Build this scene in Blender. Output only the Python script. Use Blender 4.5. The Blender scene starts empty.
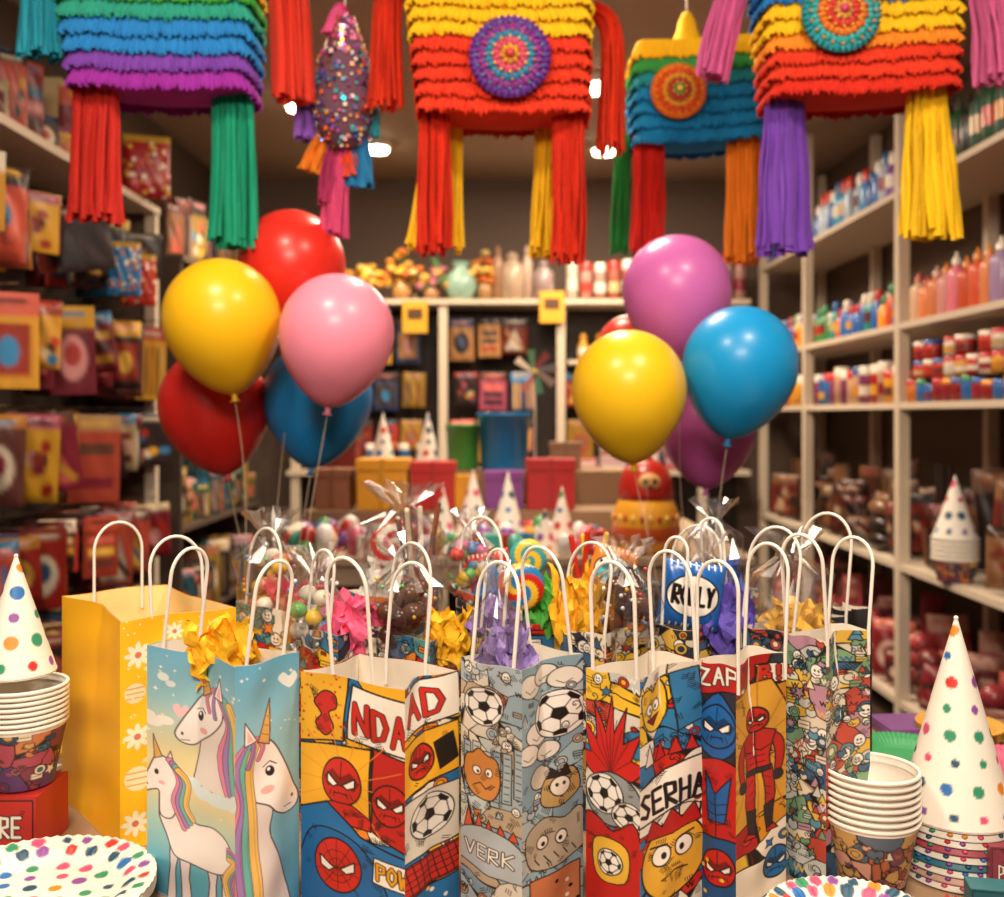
import bpy, math, random
import numpy as np
R=random.Random(7); NR=np.random.RandomState(7)
CAMH=1.28; F=1000.0; HX=502; HY=415; TT=0.732
def P(px,py,Y): return np.array([(px-HX)*Y/F, Y, CAMH-(py-HY)*Y/F])
def lin(h):
    if not isinstance(h,str): return np.array(h[:3],float)
    h=h.lstrip('#')
    if len(h)==3: h=''.join(q*2 for q in h)
    c=np.array([int(h[i:i+2],16)/255 for i in (0,2,4)])
    return np.where(c<=0.04045,c/12.92,((c+0.055)/1.055)**2.4)
def vary(c,a=0.12):
    return np.clip(lin(c)*(1+R.uniform(-a,a))+R.uniform(-a,a)*0.03,0,1)
# ------------------------------------------------------------ materials
MATS={}
def mk(name,rough=0.6,metal=0.0,bump=0.0,bscale=40,coat=0.0,var=0.06,emit=0,spec=0.5):
    m=bpy.data.materials.new(name); m.use_nodes=True; nt=m.node_tree; b=nt.nodes['Principled BSDF']
    at=nt.nodes.new('ShaderNodeAttribute'); at.attribute_name='Col'
    tc=nt.nodes.new('ShaderNodeTexCoord')
    nz=nt.nodes.new('ShaderNodeTexNoise'); nz.inputs['Scale'].default_value=bscale; nz.inputs['Detail'].default_value=2
    nt.links.new(tc.outputs['Object'],nz.inputs['Vector'])
    mr=nt.nodes.new('ShaderNodeMapRange'); mr.inputs['To Min'].default_value=1-var; mr.inputs['To Max'].default_value=1+var
    nt.links.new(nz.outputs['Fac'],mr.inputs['Value'])
    vm=nt.nodes.new('ShaderNodeVectorMath'); vm.operation='SCALE'
    nt.links.new(at.outputs['Color'],vm.inputs[0]); nt.links.new(mr.outputs['Result'],vm.inputs['Scale'])
    nt.links.new(vm.outputs['Vector'],b.inputs['Base Color'])
    b.inputs['Roughness'].default_value=rough; b.inputs['Metallic'].default_value=metal
    b.inputs['Coat Weight'].default_value=coat; b.inputs['Coat Roughness'].default_value=0.15
    b.inputs['Specular IOR Level'].default_value=spec
    if emit:
        nt.links.new(at.outputs['Color'],b.inputs['Emission Color']); b.inputs['Emission Strength'].default_value=emit
    if bump:
        bp=nt.nodes.new('ShaderNodeBump'); bp.inputs['Strength'].default_value=bump; bp.inputs['Distance'].default_value=0.003
        nt.links.new(nz.outputs['Fac'],bp.inputs['Height']); nt.links.new(bp.outputs['Normal'],b.inputs['Normal'])
    MATS[name]=m; return m
mk('paper',0.5,bump=0.25,bscale=25,var=0.04)
mk('tissue',0.7,bump=0.5,bscale=60)
mk('crepe',0.85,bump=0.7,bscale=170,var=0.12,spec=.2)
mk('gloss',0.3,coat=0.2,var=0.03)
mk('packet',0.38,var=0.03,spec=.4)
mk('satin',0.45,var=0.06)
mk('latex',0.34,coat=0.08,var=0.01,spec=.4)
mk('foil',0.22,metal=0.9,bump=0.2,bscale=50)
mk('metal',0.3,metal=1.0)
mk('paint',0.7,bump=0.08,bscale=60,var=0.05)
mk('lamp',0.5,emit=22)
m=bpy.data.materials.new('cellophane'); m.use_nodes=True; nt=m.node_tree
for n in list(nt.nodes): nt.nodes.remove(n)
o=nt.nodes.new('ShaderNodeOutputMaterial'); mx=nt.nodes.new('ShaderNodeMixShader'); tr=nt.nodes.new('ShaderNodeBsdfTransparent'); gl=nt.nodes.new('ShaderNodeBsdfGlossy')
gl.inputs['Roughness'].default_value=0.22; fr=nt.nodes.new('ShaderNodeLayerWeight'); fr.inputs['Blend'].default_value=0.35
mr=nt.nodes.new('ShaderNodeMapRange'); mr.inputs['To Min'].default_value=0.16; mr.inputs['To Max'].default_value=0.65
nt.links.new(fr.outputs['Facing'],mr.inputs['Value']); nt.links.new(mr.outputs['Result'],mx.inputs[0])
nt.links.new(tr.outputs[0],mx.inputs[1]); nt.links.new(gl.outputs[0],mx.inputs[2]); nt.links.new(mx.outputs[0],o.inputs[0]); MATS['clear']=m
# ------------------------------------------------------------ mesh builder
class MB:
    def __init__(s): s.V=[];s.C=[];s.Fc=[];s.n=0
    def add(s,V,Fs,col,mat='paper',smooth=True):
        V=np.asarray(V,float).reshape(-1,3); 
        c=lin(col) if isinstance(col,str) else np.asarray(col,float)
        if c.ndim==1: c=np.tile(c[:3],(len(V),1))
        s.V.append(V); s.C.append(c.reshape(-1,3))
        if isinstance(Fs,np.ndarray): Fs=[Fs]
        for f in Fs:
            f=np.asarray(f,int)
            if f.ndim==1: f=f[None,:]
            s.Fc.append((f+s.n,mat,smooth))
        s.n+=len(V)
    def grid(s,G,col,mat='paper',smooth=True,cu=False,flip=False):
        G=np.asarray(G,float); nv,nu=G.shape[:2]
        idx=np.arange(nv*nu).reshape(nv,nu)
        if cu: idx=np.concatenate([idx,idx[:,:1]],1)
        a=idx[:-1,:-1];b=idx[:-1,1:];c=idx[1:,1:];d=idx[1:,:-1]
        f=np.stack([a,b,c,d],-1).reshape(-1,4)
        if flip: f=f[:,::-1]
        if not isinstance(col,str):
            col=np.asarray(col,float)
            if col.ndim==2: col=np.repeat(col[:,None,:],nu,1)
        s.add(G,f,col,mat,smooth)
    def boxf(s,c,ax,sz,col,mat='satin'):
        c=np.asarray(c,float); ax=np.asarray(ax,float); h=np.asarray(sz,float)/2
        V=[c+ax[0]*h[0]*i+ax[1]*h[1]*j+ax[2]*h[2]*k for i in(-1,1) for j in(-1,1) for k in(-1,1)]
        F_=np.array([[0,1,3,2],[4,6,7,5],[0,4,5,1],[2,3,7,6],[0,2,6,4],[1,5,7,3]])
        s.add(V,F_,col,mat,False)
    def box(s,c,sz,col,mat='satin',rz=0.0):
        ca,sa=math.cos(rz),math.sin(rz)
        s.boxf(c,[(ca,sa,0),(-sa,ca,0),(0,0,1)],sz,col,mat)
    def lathe(s,prof,o,col,n=24,mat='gloss',ax=None,smooth=True,cap=True):
        prof=np.asarray(prof,float); th=np.linspace(0,2*np.pi,n,endpoint=False)
        L=np.stack([prof[:,0:1]*np.cos(th),prof[:,0:1]*np.sin(th),np.repeat(prof[:,1:2],n,1)],-1)
        if ax is not None: L=L@np.asarray(ax,float)
        G=L+np.asarray(o,float)
        s.grid(G,col,mat,smooth,cu=True)
    def ell(s,c,r,col,n=16,mat='gloss',ax=None):
        t=np.linspace(0,np.pi,n//2+2); t[0]=1e-3;t[-1]=np.pi-1e-3
        th=np.linspace(0,2*np.pi,n,endpoint=False)
        G=np.stack([np.sin(t)[:,None]*np.cos(th)*r[0],np.sin(t)[:,None]*np.sin(th)*r[1],-np.cos(t)[:,None]*np.ones(n)*r[2]],-1)
        if ax is not None: G=G@np.asarray(ax,float)
        s.grid(G+np.asarray(c,float),col,mat,True,cu=True)
    def tube(s,pts,r,col,n=6,mat='paper'):
        pts=np.asarray(pts,float); T=np.gradient(pts,axis=0); T/=np.linalg.norm(T,axis=1)[:,None]+1e-9
        up=np.array([0.3,0.9,0.2]); A=np.cross(T,up); A/=np.linalg.norm(A,axis=1)[:,None]+1e-9; B=np.cross(T,A)
        th=np.linspace(0,2*np.pi,n,endpoint=False); rr=np.broadcast_to(np.asarray(r,float),(len(pts),))
        G=pts[:,None,:]+rr[:,None,None]*(np.cos(th)[None,:,None]*A[:,None,:]+np.sin(th)[None,:,None]*B[:,None,:])
        s.grid(G,col,mat,True,cu=True)
    def build(s,name,loc=None):
        V=np.concatenate(s.V); C=np.concatenate(s.C)
        o=np.array([ (V[:,0].min()+V[:,0].max())/2,(V[:,1].min()+V[:,1].max())/2,V[:,2].min()]) if loc is None else np.array(loc,float)
        me=bpy.data.meshes.new(name); used=[]; li=[];ls=[];mi=[];sm=[];st=0
        for f,m,smo in s.Fc:
            if m not in used: used.append(m)
            n,k=f.shape; li.append(f.reshape(-1)); ls.append(st+np.arange(n)*k); st+=n*k
            mi.append(np.full(n,used.index(m))); sm.append(np.full(n,smo))
        li=np.concatenate(li);ls=np.concatenate(ls);mi=np.concatenate(mi);sm=np.concatenate(sm)
        me.vertices.add(len(V)); me.vertices.foreach_set('co',(V-o).astype(np.float32).ravel())
        me.loops.add(len(li)); me.loops.foreach_set('vertex_index',li.astype(np.int32))
        me.polygons.add(len(ls)); me.polygons.foreach_set('loop_start',ls.astype(np.int32))
        for u in used: me.materials.append(MATS[u])
        me.update(calc_edges=True)
        me.polygons.foreach_set('material_index',mi.astype(np.int32)); me.polygons.foreach_set('use_smooth',sm)
        ca=me.color_attributes.new('Col','FLOAT_COLOR','POINT')
        ca.data.foreach_set('color',np.concatenate([C,np.ones((len(C),1))],1).astype(np.float32).ravel())
        me.update(); me.validate()
        ob=bpy.data.objects.new(name,me); ob.location=o; bpy.context.scene.collection.objects.link(ob); return ob
# ------------------------------------------------------------ painter (vertex-colour artwork)
def cr(pts,closed=False,k=5):
    p=np.asarray(pts,float); n=len(p); out=[]
    rng=range(n) if closed else range(n-1)
    for i in rng:
        if closed: a,b,c,d=p[(i-1)%n],p[i],p[(i+1)%n],p[(i+2)%n]
        else: a,b,c,d=p[max(i-1,0)],p[i],p[i+1],p[min(i+2,n-1)]
        for t in np.arange(k)/k:
            out.append(.5*((2*b)+(-a+c)*t+(2*a-5*b+4*c-d)*t*t+(-a+3*b-3*c+d)*t**3))
    if not closed: out.append(p[-1])
    return np.array(out)
K='#15100f'
class Cv:
    def __init__(s,w,h,bg='#ffffff',res=1.35):
        s.w,s.h=w,h; s.nu=int(w*res)+2; s.nv=int(h*res)+2; s.aa=0.6
        s.x=np.linspace(0,w,s.nu); s.y=np.linspace(0,h,s.nv); s.C=np.tile(lin(bg),(s.nv,s.nu,1))
    def sl(s,x0,x1,y0,y1,m=3):
        a=np.searchsorted(s.x,x0-m);b=np.searchsorted(s.x,x1+m);c=np.searchsorted(s.y,y0-m);d=np.searchsorted(s.y,y1+m)
        return a,b,c,d
    def mix(s,sl,al,col):
        a,b,c,d=sl; al=al[...,None]; s.C[c:d,a:b]=s.C[c:d,a:b]*(1-al)+lin(col)*al
    def vgrad(s,stops):
        ys=[q[0]*s.h for q in stops]; cs=np.array([lin(q[1]) for q in stops])
        for k in range(3): s.C[:,:,k]=np.interp(s.y,ys,cs[:,k])[:,None]
    def e(s,cx,cy,rx,ry,col,ol=0,rot=0,olc=K):
        m=max(rx,ry)+ol; sl=s.sl(cx-m,cx+m,cy-m,cy+m); a,b,c,d=sl
        if b<=a or d<=c: return
        X,Y=np.meshgrid(s.x[a:b]-cx,s.y[c:d]-cy); ca,sa=math.cos(rot),math.sin(rot)
        x=X*ca+Y*sa; y=-X*sa+Y*ca
        D=(np.sqrt((x/rx)**2+(y/ry)**2)-1)*min(rx,ry)
        if ol: s.mix(sl,np.clip(.5-(D-ol)/s.aa,0,1),olc)
        if col is not None: s.mix(sl,np.clip(.5-D/s.aa,0,1),col)
    def _sd(s,pts,sl,closed):
        a,b,c,d=sl; X,Y=np.meshgrid(s.x[a:b],s.y[c:d]); D=np.full(X.shape,1e9); ins=np.zeros(X.shape,bool)
        n=len(pts)
        for i in range(n if closed else n-1):
            p=pts[i];q=pts[(i+1)%n]; e=q-p; L=e@e+1e-9
            t=np.clip(((X-p[0])*e[0]+(Y-p[1])*e[1])/L,0,1)
            D=np.minimum(D,(X-p[0]-t*e[0])**2+(Y-p[1]-t*e[1])**2)
            if closed:
                cnd=((p[1]>Y)!=(q[1]>Y)); 
                if abs(e[1])>1e-9: ins^=cnd&(X<p[0]+(Y-p[1])/e[1]*e[0])
        return np.sqrt(D),ins
    def p(s,pts,col,ol=0,sm=False,olc=K):
        pts=np.asarray(pts,float)
        if sm: pts=cr(pts,True,4)
        sl=s.sl(pts[:,0].min(),pts[:,0].max(),pts[:,1].min(),pts[:,1].max()); a,b,c,d=sl
        if b<=a or d<=c: return
        D,ins=s._sd(pts,sl,True); sd=np.where(ins,-D,D)
        if col is not None: s.mix(sl,np.clip(.5-sd/s.aa,0,1),col)
        if ol: s.mix(sl,np.clip(.5-(D-ol/2)/s.aa,0,1),olc)
    def l(s,pts,w,col=K,sm=False):
        pts=np.asarray(pts,float)
        if sm: pts=cr(pts,False,4)
        sl=s.sl(pts[:,0].min()-w,pts[:,0].max()+w,pts[:,1].min()-w,pts[:,1].max()+w); a,b,c,d=sl
        if b<=a or d<=c: return
        D,_=s._sd(pts,sl,False); s.mix(sl,np.clip(.5-(D-w/2)/s.aa,0,1),col)
    def r(s,x0,y0,x1,y1,col,ol=0): s.p([(x0,y0),(x1,y0),(x1,y1),(x0,y1)],col,ol)
def star(cv,cx,cy,r,col,ol=0,n=5,ri=.45,a0=0):
    cv.p([(cx+(r if i%2==0 else r*ri)*math.sin(a0+i*math.pi/n),cy-(r if i%2==0 else r*ri)*math.cos(a0+i*math.pi/n)) for i in range(2*n)],col,ol)
def ball(cv,cx,cy,r):
    cv.e(cx,cy,r,r,'#e8e6e0',ol=1.3)
    a0=R.uniform(0,1)
    cv.p([(cx+r*.33*math.sin(a0+i*2*math.pi/5),cy-r*.33*math.cos(a0+i*2*math.pi/5)) for i in range(5)],'#141212')
    for i in range(5):
        a=a0+i*2*math.pi/5; cv.l([(cx+r*.3*math.sin(a),cy-r*.3*math.cos(a)),(cx+r*.72*math.sin(a),cy-r*.72*math.cos(a))],1.1)
        q=[(cx+r*m*math.sin(a+d),cy-r*m*math.cos(a+d)) for m,d in((.68,0),(.82,.33),(.98,.25),(.98,-.25),(.82,-.33))]
        cv.p(q,'#141212')
        cv.l([(cx+r*.82*math.sin(a+.33),cy-r*.82*math.cos(a+.33)),(cx+r*.82*math.sin(a+.93),cy-r*.82*math.cos(a+.93))],1)
def hatch(cv,n,x0=0,y0=0,x1=None,y1=None,w=.8):
    x1=x1 or cv.w; y1=y1 or cv.h
    for _ in range(n):
        x=R.uniform(x0,x1);y=R.uniform(y0,y1);a=R.uniform(0,3.14);L=R.uniform(3,8);k=R.randrange(2,6);t=R.randrange(3)
        for i in range(k):
            ox,oy=-math.sin(a)*i*2.1,math.cos(a)*i*2.1
            if t<2: cv.l([(x+ox,y+oy),(x+ox+L*(1-i*.1)*math.cos(a),y+oy+L*(1-i*.1)*math.sin(a))],w)
            else: cv.l([(x+ox+L*.5*math.cos(a+q),y+oy+L*.5*math.sin(a+q)) for q in(0,.6,1.2,1.8)],w)
def mask(cv,cx,cy,r,col,web=False,tilt=0.0):
    cv.e(cx,cy,r*.82,r,col,ol=1.6,rot=tilt)
    if web:
        for i in range(10):
            a=i*math.pi/5; cv.l([(cx,cy+r*.1),(cx+r*.8*math.sin(a),cy+r*.95*math.cos(a))],.7)
        for q in(.35,.65): cv.l([(cx+r*.82*q*math.cos(i*.63),cy+r*.1*(1-q)+r*q*math.sin(i*.63)) for i in range(11)],.7)
    else:
        cv.p([(cx-r*.8,cy-r*.1),(cx-r*.4,cy-r*.5),(cx,cy-r*.2),(cx+r*.4,cy-r*.5),(cx+r*.8,cy-r*.1),(cx+r*.6,cy+r*.3),(cx,cy+r*.2),(cx-r*.6,cy+r*.3)],lin(col)*.35)
    for sg in(-1,1):
        cv.p([(cx+sg*r*.1,cy+r*.12),(cx+sg*r*.62,cy-r*.28),(cx+sg*r*.6,cy+r*.12),(cx+sg*r*.3,cy+r*.28)],'#f4f1ea',ol=1.6)
    if not web:
        cv.l([(cx-r*.3,cy+r*.55),(cx,cy+r*.5),(cx+r*.3,cy+r*.55)],1.3); cv.l([(cx,cy-r*.9),(cx,cy-r*.1)],1)
        for q in(.3,.5): cv.l([(cx-r*q,cy+r*.7),(cx-r*q*.8,cy+r*.45)],.8); cv.l([(cx+r*q,cy+r*.7),(cx+r*q*.8,cy+r*.45)],.8)
def hero(cv,cx,cy,s,c1,c2,skin=None):
    for sg in(-1,1):
        cv.p([(cx+sg*2*s,cy+16*s),(cx+sg*9*s,cy+14*s),(cx+sg*12*s,cy+38*s),(cx+sg*9*s,cy+62*s),(cx+sg*13*s,cy+68*s),(cx+sg*4*s,cy+68*s),(cx+sg*4*s,cy+40*s)],c1,1.3)
        cv.p([(cx+sg*3*s,cy+46*s),(cx+sg*11*s,cy+44*s),(cx+sg*9*s,cy+64*s),(cx+sg*4*s,cy+66*s)],c2,1.1)
        cv.p([(cx+sg*10*s,cy-12*s),(cx+sg*17*s,cy-6*s),(cx+sg*18*s,cy+8*s),(cx+sg*15*s,cy+22*s),(cx+sg*11*s,cy+22*s),(cx+sg*12*s,cy+6*s)],c1,1.3,True)
        cv.e(cx+sg*13.5*s,cy+24*s,3.4*s,4*s,c2,1)
        for q in(22,30,36): cv.l([(cx+sg*4*s,cy+q*s),(cx+sg*8*s,cy+(q+3)*s)],.8)
    cv.p([(cx-13*s,cy-13*s),(cx-4*s,cy-17*s),(cx+4*s,cy-17*s),(cx+13*s,cy-13*s),(cx+8*s,cy+6*s),(cx+8*s,cy+18*s),(cx-8*s,cy+18*s),(cx-8*s,cy+6*s)],c1,1.4)
    cv.l([(cx,cy-14*s),(cx,cy+14*s)],1); cv.l([(cx-9*s,cy-2*s),(cx-3*s,cy+1*s),(cx,cy-1*s),(cx+3*s,cy+1*s),(cx+9*s,cy-2*s)],1.2)
    for q in(5,10): cv.l([(cx-5*s,cy+q*s),(cx+5*s,cy+q*s)],.9)
    cv.r(cx-8*s,cy+14*s,cx+8*s,cy+18*s,c2,1)
    mask(cv,cx,cy-25*s,9*s,c1)
FONT={'S':[[(1,.1),(.4,0),(0,.25),(.9,.7),(.6,1),(0,.9)]],'E':[[(1,0),(0,0),(0,1),(1,1)],[(0,.5),(.8,.5)]],'R':[[(0,1),(0,0),(.9,.05),(.9,.45),(0,.55),(1,1)]],
'H':[[(0,0),(0,1)],[(1,0),(1,1)],[(0,.5),(1,.5)]],'A':[[(0,1),(.5,0),(1,1)],[(.2,.6),(.8,.6)]],'N':[[(0,1),(0,0),(1,1),(1,0)]],'D':[[(0,0),(0,1),(.7,.9),(1,.5),(.7,.1),(0,0)]],
'O':[[(.5,0),(0,.3),(0,.7),(.5,1),(1,.7),(1,.3),(.5,0)]],'P':[[(0,1),(0,0),(.9,.1),(.9,.45),(0,.55)]],'W':[[(0,0),(.25,1),(.5,.4),(.75,1),(1,0)]],'B':[[(0,.5),(.8,.3),(.7,0),(0,0),(0,1),(.9,.95),(.9,.6),(0,.5)]],
'L':[[(0,0),(0,1),(1,1)]],'Y':[[(0,0),(.5,.5),(1,0)],[(.5,.5),(.5,1)]],'U':[[(0,0),(0,.8),(.5,1),(1,.8),(1,0)]],'!':[[(.5,0),(.5,.65)],[(.5,.9),(.5,1)]],'V':[[(0,0),(.5,1),(1,0)]],'Z':[[(0,0),(1,0),(0,1),(1,1)]],'K':[[(0,0),(0,1)],[(1,0),(0,.5),(1,1)]],'T':[[(0,0),(1,0)],[(.5,0),(.5,1)]]}
def text(cv,s,x,y,w,h,lw,col,ol=None,slant=0):
    n=len(s); cw=w/n
    for pas in((1,0) if ol else (0,)):
        for i,ch in enumerate(s):
            for st in FONT.get(ch,[]):
                cv.l([(x+i*cw+u*cw*.68+cw*.1,y+v*h+slant*i) for u,v in st],lw+(2.2 if pas else 0),ol if pas else col)
def cells(cv,pal,n,lw=1.3):
    sx=NR.rand(n)*cv.w; sy=NR.rand(n)*cv.h; X,Y=np.meshgrid(cv.x,cv.y)
    D=np.stack([np.abs(X-a)**1.5+np.abs(Y-b)**1.5 for a,b in zip(sx,sy)]); D=D**(1/1.5); o=np.sort(D,0); idx=D.argmin(0)
    pc=np.array([lin(R.choice(pal)) for _ in range(n)]); cv.C=pc[idx]
    al=np.clip(.5-((o[1]-o[0])-lw)/.8,0,1)[...,None]; cv.C=cv.C*(1-al)+lin(K)*al
def doodle(cv,pal,n=60,s=7,ol=1.0,faces=True):
    for _ in range(n):
        x=R.uniform(0,cv.w);y=R.uniform(0,cv.h);r=R.uniform(.4,1)*s;c=R.choice(pal);t=R.randrange(8)
        if t==4 and not faces: t=5
        if t==0: cv.e(x,y,r,r,c,ol); cv.e(x,y,r*.5,r*.5,R.choice(pal),ol*.8)
        elif t==1: star(cv,x,y,r*1.2,c,ol,n=R.choice([4,5,8]),a0=R.random())
        elif t==2: cv.l([(x+r*q*.16*math.cos(q),y+r*q*.16*math.sin(q)) for q in np.arange(0,8,.7)],ol*1.1)
        elif t==3: cv.l([(x+i*r*.4,y+(r*.5 if i%2 else -r*.5)) for i in range(5)],ol*1.3,R.choice([K,c]))
        elif t==4: cv.e(x,y,r*.8,r,'#f2efe6',ol); cv.e(x-r*.25,y-r*.1,r*.14,r*.22,K); cv.e(x+r*.25,y-r*.1,r*.14,r*.22,K); cv.l([(x-r*.4,y+r*.4),(x,y+r*.6),(x+r*.4,y+r*.4)],ol)
        elif t==5: cv.p([(x-r,y),(x-r*.6,y-r*.8),(x,y-r*.5),(x+r*.7,y-r*.8),(x+r,y+r*.2),(x+.2*r,y+r*.9),(x-.7*r,y+r*.6)],c,ol,True)
        elif t==6: cv.r(x-r,y-r*.6,x+r,y+r*.6,c,ol); cv.l([(x-r*.7,y),(x+r*.7,y)],ol)
        else: cv.p([(x,y-r*1.3),(x+r*.8,y+r*.7),(x-r*.8,y+r*.7)],c,ol)
def flower(cv,x,y,r,c,c2):
    for i in range(8):
        a=i*math.pi/4; cv.e(x+r*.6*math.cos(a),y+r*.6*math.sin(a),r*.42,r*.2,c,rot=a)
    cv.e(x,y,r*.25,r*.25,c2)
def art_yellow(w,h):
    c=Cv(w,h,'#ffc21c')
    for x,y,r in((17,36,13),(52,18,9),(14,74,10),(98,22,14),(62,70,9),(16,118,13),(98,92,15),(38,96,7),(104,150,12),(60,135,12),(16,160,12),(14,205,13),(98,205,14),(50,186,10),(70,40,7)):
        if (int(x)+int(y))%4==0:
            c.e(x,y,r,r,'#fbe6b4'); 
            for q in(-.5,0,.5): c.l([(x-r*.8,y+q*r),(x+r*.8,y+q*r)],1.2,'#e0a040')
        else: flower(c,x,y,r,'#fdf0cf','#d9785a')
    for _ in range(90): c.e(R.uniform(0,w),R.uniform(0,h),1,1,'#fdeec4')
    for _ in range(10):
        x,y=R.uniform(0,w),R.uniform(0,h); c.e(x,y,4,2,'#fbe3a0',rot=R.random()*3)
    return c
MANE=['#e58aa8','#a884c4','#6fc0b4','#f0c46a','#e8a0bc']
def mane(c,paths,w=6,O='#6a5560'):
    for i,q in enumerate(paths):
        c.l(q,w+1.4,O,True); c.l(q,w,MANE[i%5],True)
        c.l([(a+w*.18,b) for a,b in q],.7,lin(MANE[i%5])*.6,True)
def art_uni1(w,h):
    c=Cv(w,h); c.vgrad([(0,'#6fb4d6'),(.2,'#9accd6'),(.42,'#ece0a8'),(.56,'#e8dca8'),(.7,'#a8d4c8'),(.85,'#62b4cc'),(1,'#4596bc')])
    for _ in range(34): star(c,R.uniform(0,w),R.uniform(0,h*.62),R.uniform(1,2.6),R.choice(['#ffffff','#f7e9a8','#e8f2f2']),n=4)
    c.e(14,30,5,4.5,'#e4f0f0'); c.e(20,36,4,3.5,'#e4f0f0'); c.p([(22,60),(26,56),(29,60),(32,56),(35,61),(28,70)],'#f4c8cc',0,True)
    for x,y,r in((6,80,9),(16,76,8),(0,74,8)): c.e(x,y,r,r*.6,'#f2f0e4')
    O='#5a4452'
    c.p([(50,66),(48,92),(44,120),(48,132),(90,136),(92,110),(86,70),(70,54)],'#e8e0da',1.3,True,O)
    c.p([(50,40),(60,36),(72,44),(74,60),(64,76),(50,88),(40,96),(30,95),(25,87),(30,73),(38,56),(43,46)],'#f6f2ee',1.4,True,O)
    mane(c,[[(66+5*i,34+i*3),(82+2*i,62),(72+6*i,98),(84+3*i,140)] for i in range(4)],7)
    mane(c,[[(60,34),(52,44),(58,56)],[(64,34),(62,46),(66,60)]],4)
    c.p([(62,40),(68,20),(74,42)],'#f4efea',1.2,False,O); c.p([(65,38),(68,27),(71,40)],'#efb6b4')
    c.p([(47,44),(57,38),(40,2)],'#e2b060',1.2,False,O)
    for q in(.2,.4,.6,.8): c.l([(47-7*q,44-42*q),(57-17*q,38-36*q)],.8,'#a87838')
    c.e(47,64,3.6,5,'#2b2030'); c.e(46,62,1.2,1.6,'#ffffff'); c.l([(42,58),(48,56),(53,60)],1,O); c.e(52,78,5,3.2,'#efb6b4'); c.e(31,86,1.2,1.8,O); c.l([(30,93),(37,92)],.9,O)
    for x,y,r in((44,134,9),(56,140,11),(70,142,12),(84,140,11),(92,134,9)): c.e(x,y,r,r*.6,'#dceef0')
    for x,y,d in((28,210,-2),(40,214,2),(66,210,-2),(78,206,3)):
        c.p([(x-6,y-10),(x+7,y-8),(x+4+d*.4,y+18),(x+5+d,h+3),(x-5+d,h+3),(x-3,y+18)],'#e4dcde',1.3,False,O)
    c.p([(16,164),(30,160),(46,174),(66,172),(82,182),(84,204),(70,216),(46,215),(28,214),(18,196),(12,178)],'#f3eeea',1.4,True,O)
    c.p([(9,116),(19,118),(27,134),(30,158),(24,178),(13,178),(12,154),(6,154),(-2,158),(-3,146),(2,132)],'#f6f2ee',1.4,True,O)
    c.p([(7,120),(14,116),(6,94)],'#e2b060',1,False,O); c.p([(17,119),(21,108),(24,122)],'#f3eeea',1,False,O)
    mane(c,[[(20+i*2.5,118+i*3),(30+i*3,138),(26+i*4,160),(36+i*3,184-i*4)] for i in range(4)],5)
    mane(c,[[(82,186+i*3),(93-i*2,198),(84-i*2,218),(94-i*3,242)] for i in range(4)],4.5)
    c.e(9,134,2,3,'#2b2030'); c.e(14,144,3,2,'#efb6b4'); c.e(0,150,1,1.2,O)
    return c
def art_uni2(w,h):
    c=Cv(w,h); c.vgrad([(0,'#62aed2'),(.3,'#93c8d8'),(.55,'#8cc6d2'),(1,'#4596bc')])
    for _ in range(26): star(c,R.uniform(0,w),R.uniform(0,h),R.uniform(1,2.6),'#f4f6ee',n=4)
    c.p([(42,24),(47,18),(53,23),(58,18),(62,25),(53,35)],'#e8f4f6',0,True)
    O='#5a4452'
    c.p([(6,110),(26,100),(34,150),(32,176),(42,210),(52,h+4),(-4,h+4),(-4,130)],'#e4dcd8',1.3,True,O)
    c.p([(12,84),(24,76),(36,86),(46,106),(56,132),(63,148),(60,160),(49,164),(38,158),(30,148),(18,140),(8,126),(4,104)],'#f7f3ef',1.5,True,O)
    mane(c,[[(14+2*i,78),(-2+5*i,104),(6+3*i,140),(-4+7*i,182),(4+6*i,h+2)] for i in range(4)],7.5)
    mane(c,[[(20,76),(26,86),(22,98)],[(16,78),(16,90),(12,104)]],4)
    c.p([(8,82),(9,58),(20,78)],'#f5f0eb',1.2,False,O); c.p([(11,79),(11,66),(17,77)],'#efb8b2'); c.p([(21,80),(32,86),(34,40)],'#e0ae5e',1.2,False,O)
    for q in(.2,.4,.6,.8): c.l([(21+13*q,80-40*q),(32+2*q,86-46*q)],.9,'#a87838')
    c.e(33,114,4,5.5,'#2b2030',rot=-.3); c.e(32,112,1.4,1.8,'#ffffff'); c.l([(27,108),(33,104),(39,109)],1.2,O)
    c.e(30,132,6,4,'#efb8b2'); c.e(56,148,1.4,2,O); c.l([(47,157),(55,156)],1,O)
    return c
COM=['#f0b428','#c8281c','#1f6fae','#f2eadc','#e8862a','#f0b428','#b8201a','#efe4cf','#1f6fae']
def doodle_r(c,x0,x1,y0,y1,pal,n,r=2):
    for _ in range(n): 
        x,y=R.uniform(x0,x1),R.uniform(y0,y1); c.e(x,y,r,r,R.choice(pal))
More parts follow.
